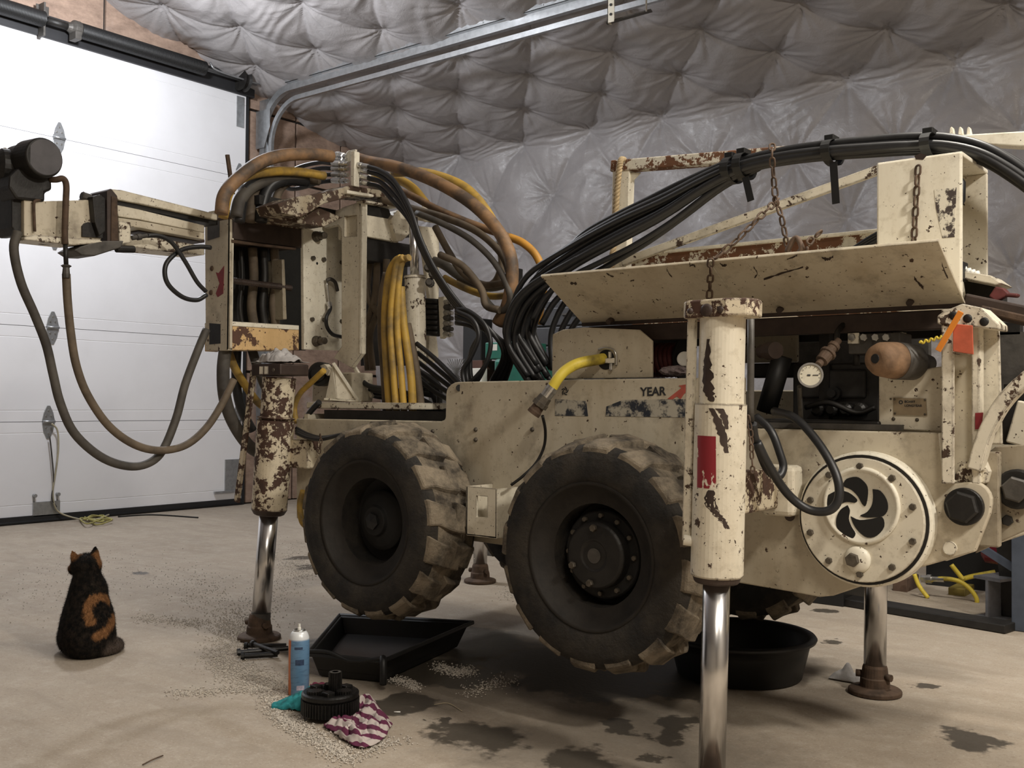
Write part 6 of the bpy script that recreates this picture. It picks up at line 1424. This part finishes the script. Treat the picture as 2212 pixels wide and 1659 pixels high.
for k in range(nz_):
    z0 = .06 + k * (ca.z - .1) / nz_; q = MB(); q.box((ca.x + .02, cy0, z0), (cb2.x - .02, cy0 + .02, z0 + (ca.z - .1) / nz_ - .012)); dr = part('drawer', q, M['cab'], cbn, .003)
    q = MB(); q.bar((ca.x + .25, cy0 - .008, z0 + .07), (cb2.x - .25, cy0 - .008, z0 + .07), .012, .01); part('drawer_handle', q, M['darkgrey'], dr)
for u0, u1, v0, nm, lb, mt in ((1000, 1040, 690, 'black_case', 'black equipment case behind the hanging loop hoses', 'black_plastic')  ,):
    a, b = ay(u0, v0, 5.3), ay(u1, v0, 5.3); zb_ = ay(1100, 840, gy).z
    if nm == 'black_drum':
        q = MB(); q.lathe(Vector(((a.x + b.x) / 2, 5.25, zb_)), Z_, [(0, .12), (.02, .13), (a.z - zb_ - .02, .13), (a.z - zb_, .11)], 24)
    else: q = MB(); q.box((a.x, 5.3, zb_), (b.x, 5.42, a.z))
    tag(part(nm, q, M[mt], None, .006), lb, 'drum' if nm == 'black_drum' else 'case')
ZBN = ay(1100, 840, gy).z
a, b = ay(1012, 822, 4.98), ay(1042, 778, 4.98)
bx('cardboard_box', (a.x, 4.98, ZBN), (b.x, 5.12, b.z), plain('brown_card', (0.10, 0.045, 0.03), .8), 'small brown box left of the green tool chest', 'box')
a, b = ay(1018, 800, 4.92), ay(1041, 778, 4.92)
bx('white_carton', (a.x, 4.92, ZBN), (b.x, 4.975, b.z - .05), M['white_plastic'], 'small white carton in front of the brown box', 'carton')
def mesh_basket():
    a, b = ay(966, 822, 5.0), ay(1004, 775, 5.0); a.z = ZBN + .002; q = MB()
    for i in range(8):
        f = i / 7; q.cyl(a.lerp(Vector((b.x, a.y, a.z)), f), Vector((a.x + (b.x - a.x) * (1 - f), a.y, b.z)), .003, 5); q.cyl(Vector((a.x, a.y, a.z + (b.z - a.z) * f)), Vector((b.x, a.y, b.z + (a.z - b.z) * f)), .003, 5)
    return q
tag(part('wire_mesh_panel', mesh_basket(), M['darkgrey']), 'small dark wire mesh panel behind the hanging hoses', 'mesh panel')
# ================================================================== the cat
def make_cat():
    base = az(190, 1416); d = Vector((base.x, base.y, 0)).normalized()     # away from the viewer
    fw = (d + Vector((-.12, -.02, 0))).normalized(); rt_ = Vector((fw.y, -fw.x, 0))
    k = .000309
    e = Vector((base.x, base.y, 0.0))
    bm = bmesh.new()
    def blob(cx_, cy_, cz_, rx, ry, rz, tilt=0.0, yaw=0.0):
        r = bmesh.ops.create_icosphere(bm, subdivisions=4, radius=1.0)
        for v in r['verts']:
            p = Vector((v.co.x * rx, v.co.y * ry, v.co.z * rz)); p = Matrix.Rotation(tilt, 3, 'X') @ p; p = Matrix.Rotation(yaw, 3, 'Z') @ p; v.co = p + Vector((cx_, cy_, cz_))
    def loft(secs, seg=28):
        rings = []
        for (x, y, z, rx, ry) in secs: rings.append([bm.verts.new((x + rx * math.cos(2 * math.pi * i / seg), y + ry * math.sin(2 * math.pi * i / seg), z)) for i in range(seg)])
        for a, b in zip(rings, rings[1:]):
            for i in range(seg): bm.faces.new((a[i], a[(i + 1) % seg], b[(i + 1) % seg], b[i]))
        bm.faces.new(rings[0][::-1]); bm.faces.new(rings[-1])
    # trunk: x right, y forward, z up (metres), sections bottom to neck
    loft([(0, .02, .0, .066, .085), (0, .02, .015, .082, .10), (-.001, .022, .04, .090, .108), (-.003, .025, .075, .099, .108), (-.002, .03, .105, .099, .100), (.0, .038, .14, .094, .09), (.0, .048, .175, .084, .08), (0, .058, .205, .074, .074), (.003, .066, .235, .069, .068), (.003, .074, .258, .063, .062), (0, .082, .282, .052, .054), (-.002, .088, .30, .048, .05)])
    blob(-.046, .118, .306, .022, .022, .022)
    blob(.062, .075, .055, .042, .078, .055); blob(-.062, .075, .055, .042, .078, .055)     # haunches
    blob(.06, .13, .016, .02, .05, .016); blob(-.06, .13, .016, .02, .05, .016)              # hind paws
    for sx in (-1, 1):
        for i in range(9): f = i / 8; blob(sx * (.032 + .004 * f), .115 + .022 * f, .20 - .19 * f, .024 - .008 * f, .024 - .008 * f, .03)
        blob(sx * .036, .150, .012, .017, .026, .012)
    hx = -.004
    blob(hx, .098, .318, .056, .056, .046, 0, .35)            # head
    blob(hx - .028, .125, .306, .026, .026, .024, 0, .35)     # cheeks
    blob(hx + .020, .135, .304, .024, .026, .022, 0, .35)
    blob(hx - .014, .150, .304, .017, .016, .014, 0, .35)     # muzzle
    def ear(cx_, cy_, tip, yaw):
        n = 12; vs = [bm.verts.new(Vector((cx_, cy_, .338)) + Matrix.Rotation(yaw, 3, 'Z') @ Vector((.024 * math.cos(2 * math.pi * i / n), .011 * math.sin(2 * math.pi * i / n), -.006))) for i in range(n)]
        mid = [bm.verts.new(Vector((cx_, cy_, .338)) + (Vector(tip) - Vector((cx_, cy_, .338))) * .55 + Matrix.Rotation(yaw, 3, 'Z') @ Vector((.016 * math.cos(2 * math.pi * i / n), .008 * math.sin(2 * math.pi * i / n), 0))) for i in range(n)]
        t = bm.verts.new(tip)
        for i in range(n): bm.faces.new((vs[i], vs[(i + 1) % n], mid[(i + 1) % n], mid[i])); bm.faces.new((mid[i], mid[(i + 1) % n], t))
        bm.faces.new(vs[::-1])
    ear(-.037, .098, (-.055, .10, .382), .5); ear(.024, .092, (.027, .094, .398), .2)
    # tail wrapped round the right side
    for i in range(16):
        f = i / 15; a = -1.75 + 2.2 * f; blob(.015 + .098 * math.cos(a), .045 + .095 * math.sin(a) , .020, .021 - .004 * f, .021 - .004 * f, .020 - .004 * f)
    blob(.098, .02, .03, .026, .03, .024)
    M3 = Matrix((rt_, fw, Z_)).transposed()
    for v in bm.verts: v.co = M3 @ v.co
    bmesh.ops.recalc_face_normals(bm, faces=bm.faces)
    m = bpy.data.meshes.new('cat'); bm.to_mesh(m); bm.free()
    o = put(bpy.data.objects.new('cat', m), None, e)
    rm = o.modifiers.new('remesh', 'REMESH'); rm.mode = 'VOXEL'; rm.voxel_size = .0042; rm.use_smooth_shade = True
    sm_ = o.modifiers.new('smooth', 'SMOOTH'); sm_.factor = .5; sm_.iterations = 3
    # calico coat
    t = NT('calico_fur')
    vs_ = t.n.new('ShaderNodeVectorMath'); vs_.operation = 'SUBTRACT'; t.lk(t.pos, vs_.inputs[0]); vs_.inputs[1].default_value = e; tc = vs_.outputs[0]
    wob = t.math('MULTIPLY', t.math('SUBTRACT', t.noise(55, 6, .75, vec=tc, sc=(1, 1, .6)), .5), .05)
    def loc(x, z, y=0.0): return M3 @ Vector((x, y, z))
    def spot(pts, r):
        acc = None
        for (x, y, z) in pts:
            dd = t.math('ADD', t.dist(M3 @ Vector((x, y, z)), tc), wob); mm = t.ramp(dd, r * 1.35, r * .7); acc = mm if acc is None else t.math('MAXIMUM', acc, mm)
        return acc
    black = t.mix(t.ramp(t.noise(60, 4, .6, vec=tc), .4, .7), (0.006, 0.0055, 0.005), (0.026, 0.019, 0.014))
    orange = t.mix(t.ramp(t.noise(70, 4, .6, vec=tc), .35, .7), (0.27, 0.13, 0.055), (0.15, 0.07, 0.028))
    SEC = [(0, .02, .0, .066, .085), (0, .02, .015, .082, .10), (-.001, .022, .04, .090, .108), (-.003, .025, .075, .099, .108), (-.002, .03, .105, .099, .100), (.0, .038, .14, .094, .09), (.0, .048, .175, .084, .08), (0, .058, .205, .073, .072), (.001, .068, .235, .065, .064)]
    def back(x, z):
        for a, b in zip(SEC, SEC[1:]):
            if a[2] <= z <= b[2]:
                f = (z - a[2]) / (b[2] - a[2]); s = [a[i] + (b[i] - a[i]) * f for i in range(5)]; return (x, s[1] - s[4] * math.sqrt(max(0, 1 - ((x - s[0]) / s[3]) ** 2)), z)
    om = spot([back(.006, .20), back(.015, .206), back(.025, .21), back(.035, .211), back(.046, .209), back(.057, .204), back(.067, .196), back(-.001, .193), back(-.004, .184), back(-.006, .174), back(-.005, .163), back(-.003, .152), back(.0, .143), back(.003, .133)], .0165)
    om = t.math('MAXIMUM', om, spot([back(.088, .128), back(.082, .12), back(.074, .111), back(.066, .104), back(.057, .097), back(.048, .092), back(.038, .087), back(.028, .083)], .018))
    om = t.math('MAXIMUM', om, spot([(-.04, .10, .35), (-.05, .10, .365), (-.05, .12, .318), (-.055, .13, .305), (.036, .085, .35), (.042, .08, .335)], .022))
    gm = spot([(.11, .02, .02), (.10, -.02, .02), (.085, -.045, .018)], .038)
    c = t.mix(om, black, orange); c = t.mix(t.math('MULTIPLY', gm, .7), c, (0.10, 0.075, 0.06))
    pale = t.ramp(t.noise(26, 5, .6, vec=tc, off=(2, 7, 1)), .66, .74, 0, .35); c = t.mix(pale, c, (0.11, 0.085, 0.06))
    t.bump(t.noise(260, 3, .7, vec=tc, sc=(1, 1, .35)), .7, .006)
    m.materials.append(t.out(c, .85, 0, .12))
    # coat: thousands of short hairs lying down the body
    dg = bpy.context.evaluated_depsgraph_get(); me = o.evaluated_get(dg).to_mesh(); me.calc_loop_triangles()
    vc_ = np.empty(len(me.vertices) * 3); me.vertices.foreach_get('co', vc_); vc_ = vc_.reshape(-1, 3)
    tr_ = np.empty(len(me.loop_triangles) * 3, int); me.loop_triangles.foreach_get('vertices', tr_); tr_ = tr_.reshape(-1, 3)
    A, B, C = vc_[tr_[:, 0]], vc_[tr_[:, 1]], vc_[tr_[:, 2]]; cr = np.cross(B - A, C - A); ar = np.linalg.norm(cr, axis=1)
    r = np.random.RandomState(9); N = 26000; idx = r.choice(len(ar), N, p=ar / ar.sum()); u = r.rand(N, 1); v_ = r.rand(N, 1); fl_ = (u + v_) > 1; u = np.where(fl_, 1 - u, u); v_ = np.where(fl_, 1 - v_, v_)
    P0 = A[idx] + (B - A)[idx] * u + (C - A)[idx] * v_; Nn = cr[idx] / ar[idx][:, None]
    dn = np.array([0, 0, -1.0]) - Nn * (Nn @ np.array([0, 0, -1.0]))[:, None]; dn += r.normal(0, .35, (N, 3))
    dirv = Nn * .55 + dn * .8; dirv /= np.linalg.norm(dirv, axis=1)[:, None]; side_ = np.cross(dirv, Nn); side_ /= np.linalg.norm(side_, axis=1)[:, None] + 1e-9
    Lh = r.uniform(.006, .012, (N, 1)); wh = .0006; tip = P0 + dirv * Lh
    keep = tip[:, 2] > .001; P0, tip, side_ = P0[keep], tip[keep], side_[keep]; N = len(P0)
    V = np.stack([P0 - side_ * wh, P0 + side_ * wh, tip], 1).reshape(-1, 3); Fq = np.arange(N * 3).reshape(-1, 3)
    fm = bpy.data.meshes.new('fur'); fm.from_pydata(V.tolist(), [], Fq.tolist()); fm.materials.append(m.materials[0]); fm.update()
    fo = put(bpy.data.objects.new('fur', fm), o, e); fo['kind'] = 'stuff'
    tag(o, 'black and orange calico cat sitting on the concrete with its back turned', 'cat')
make_cat()
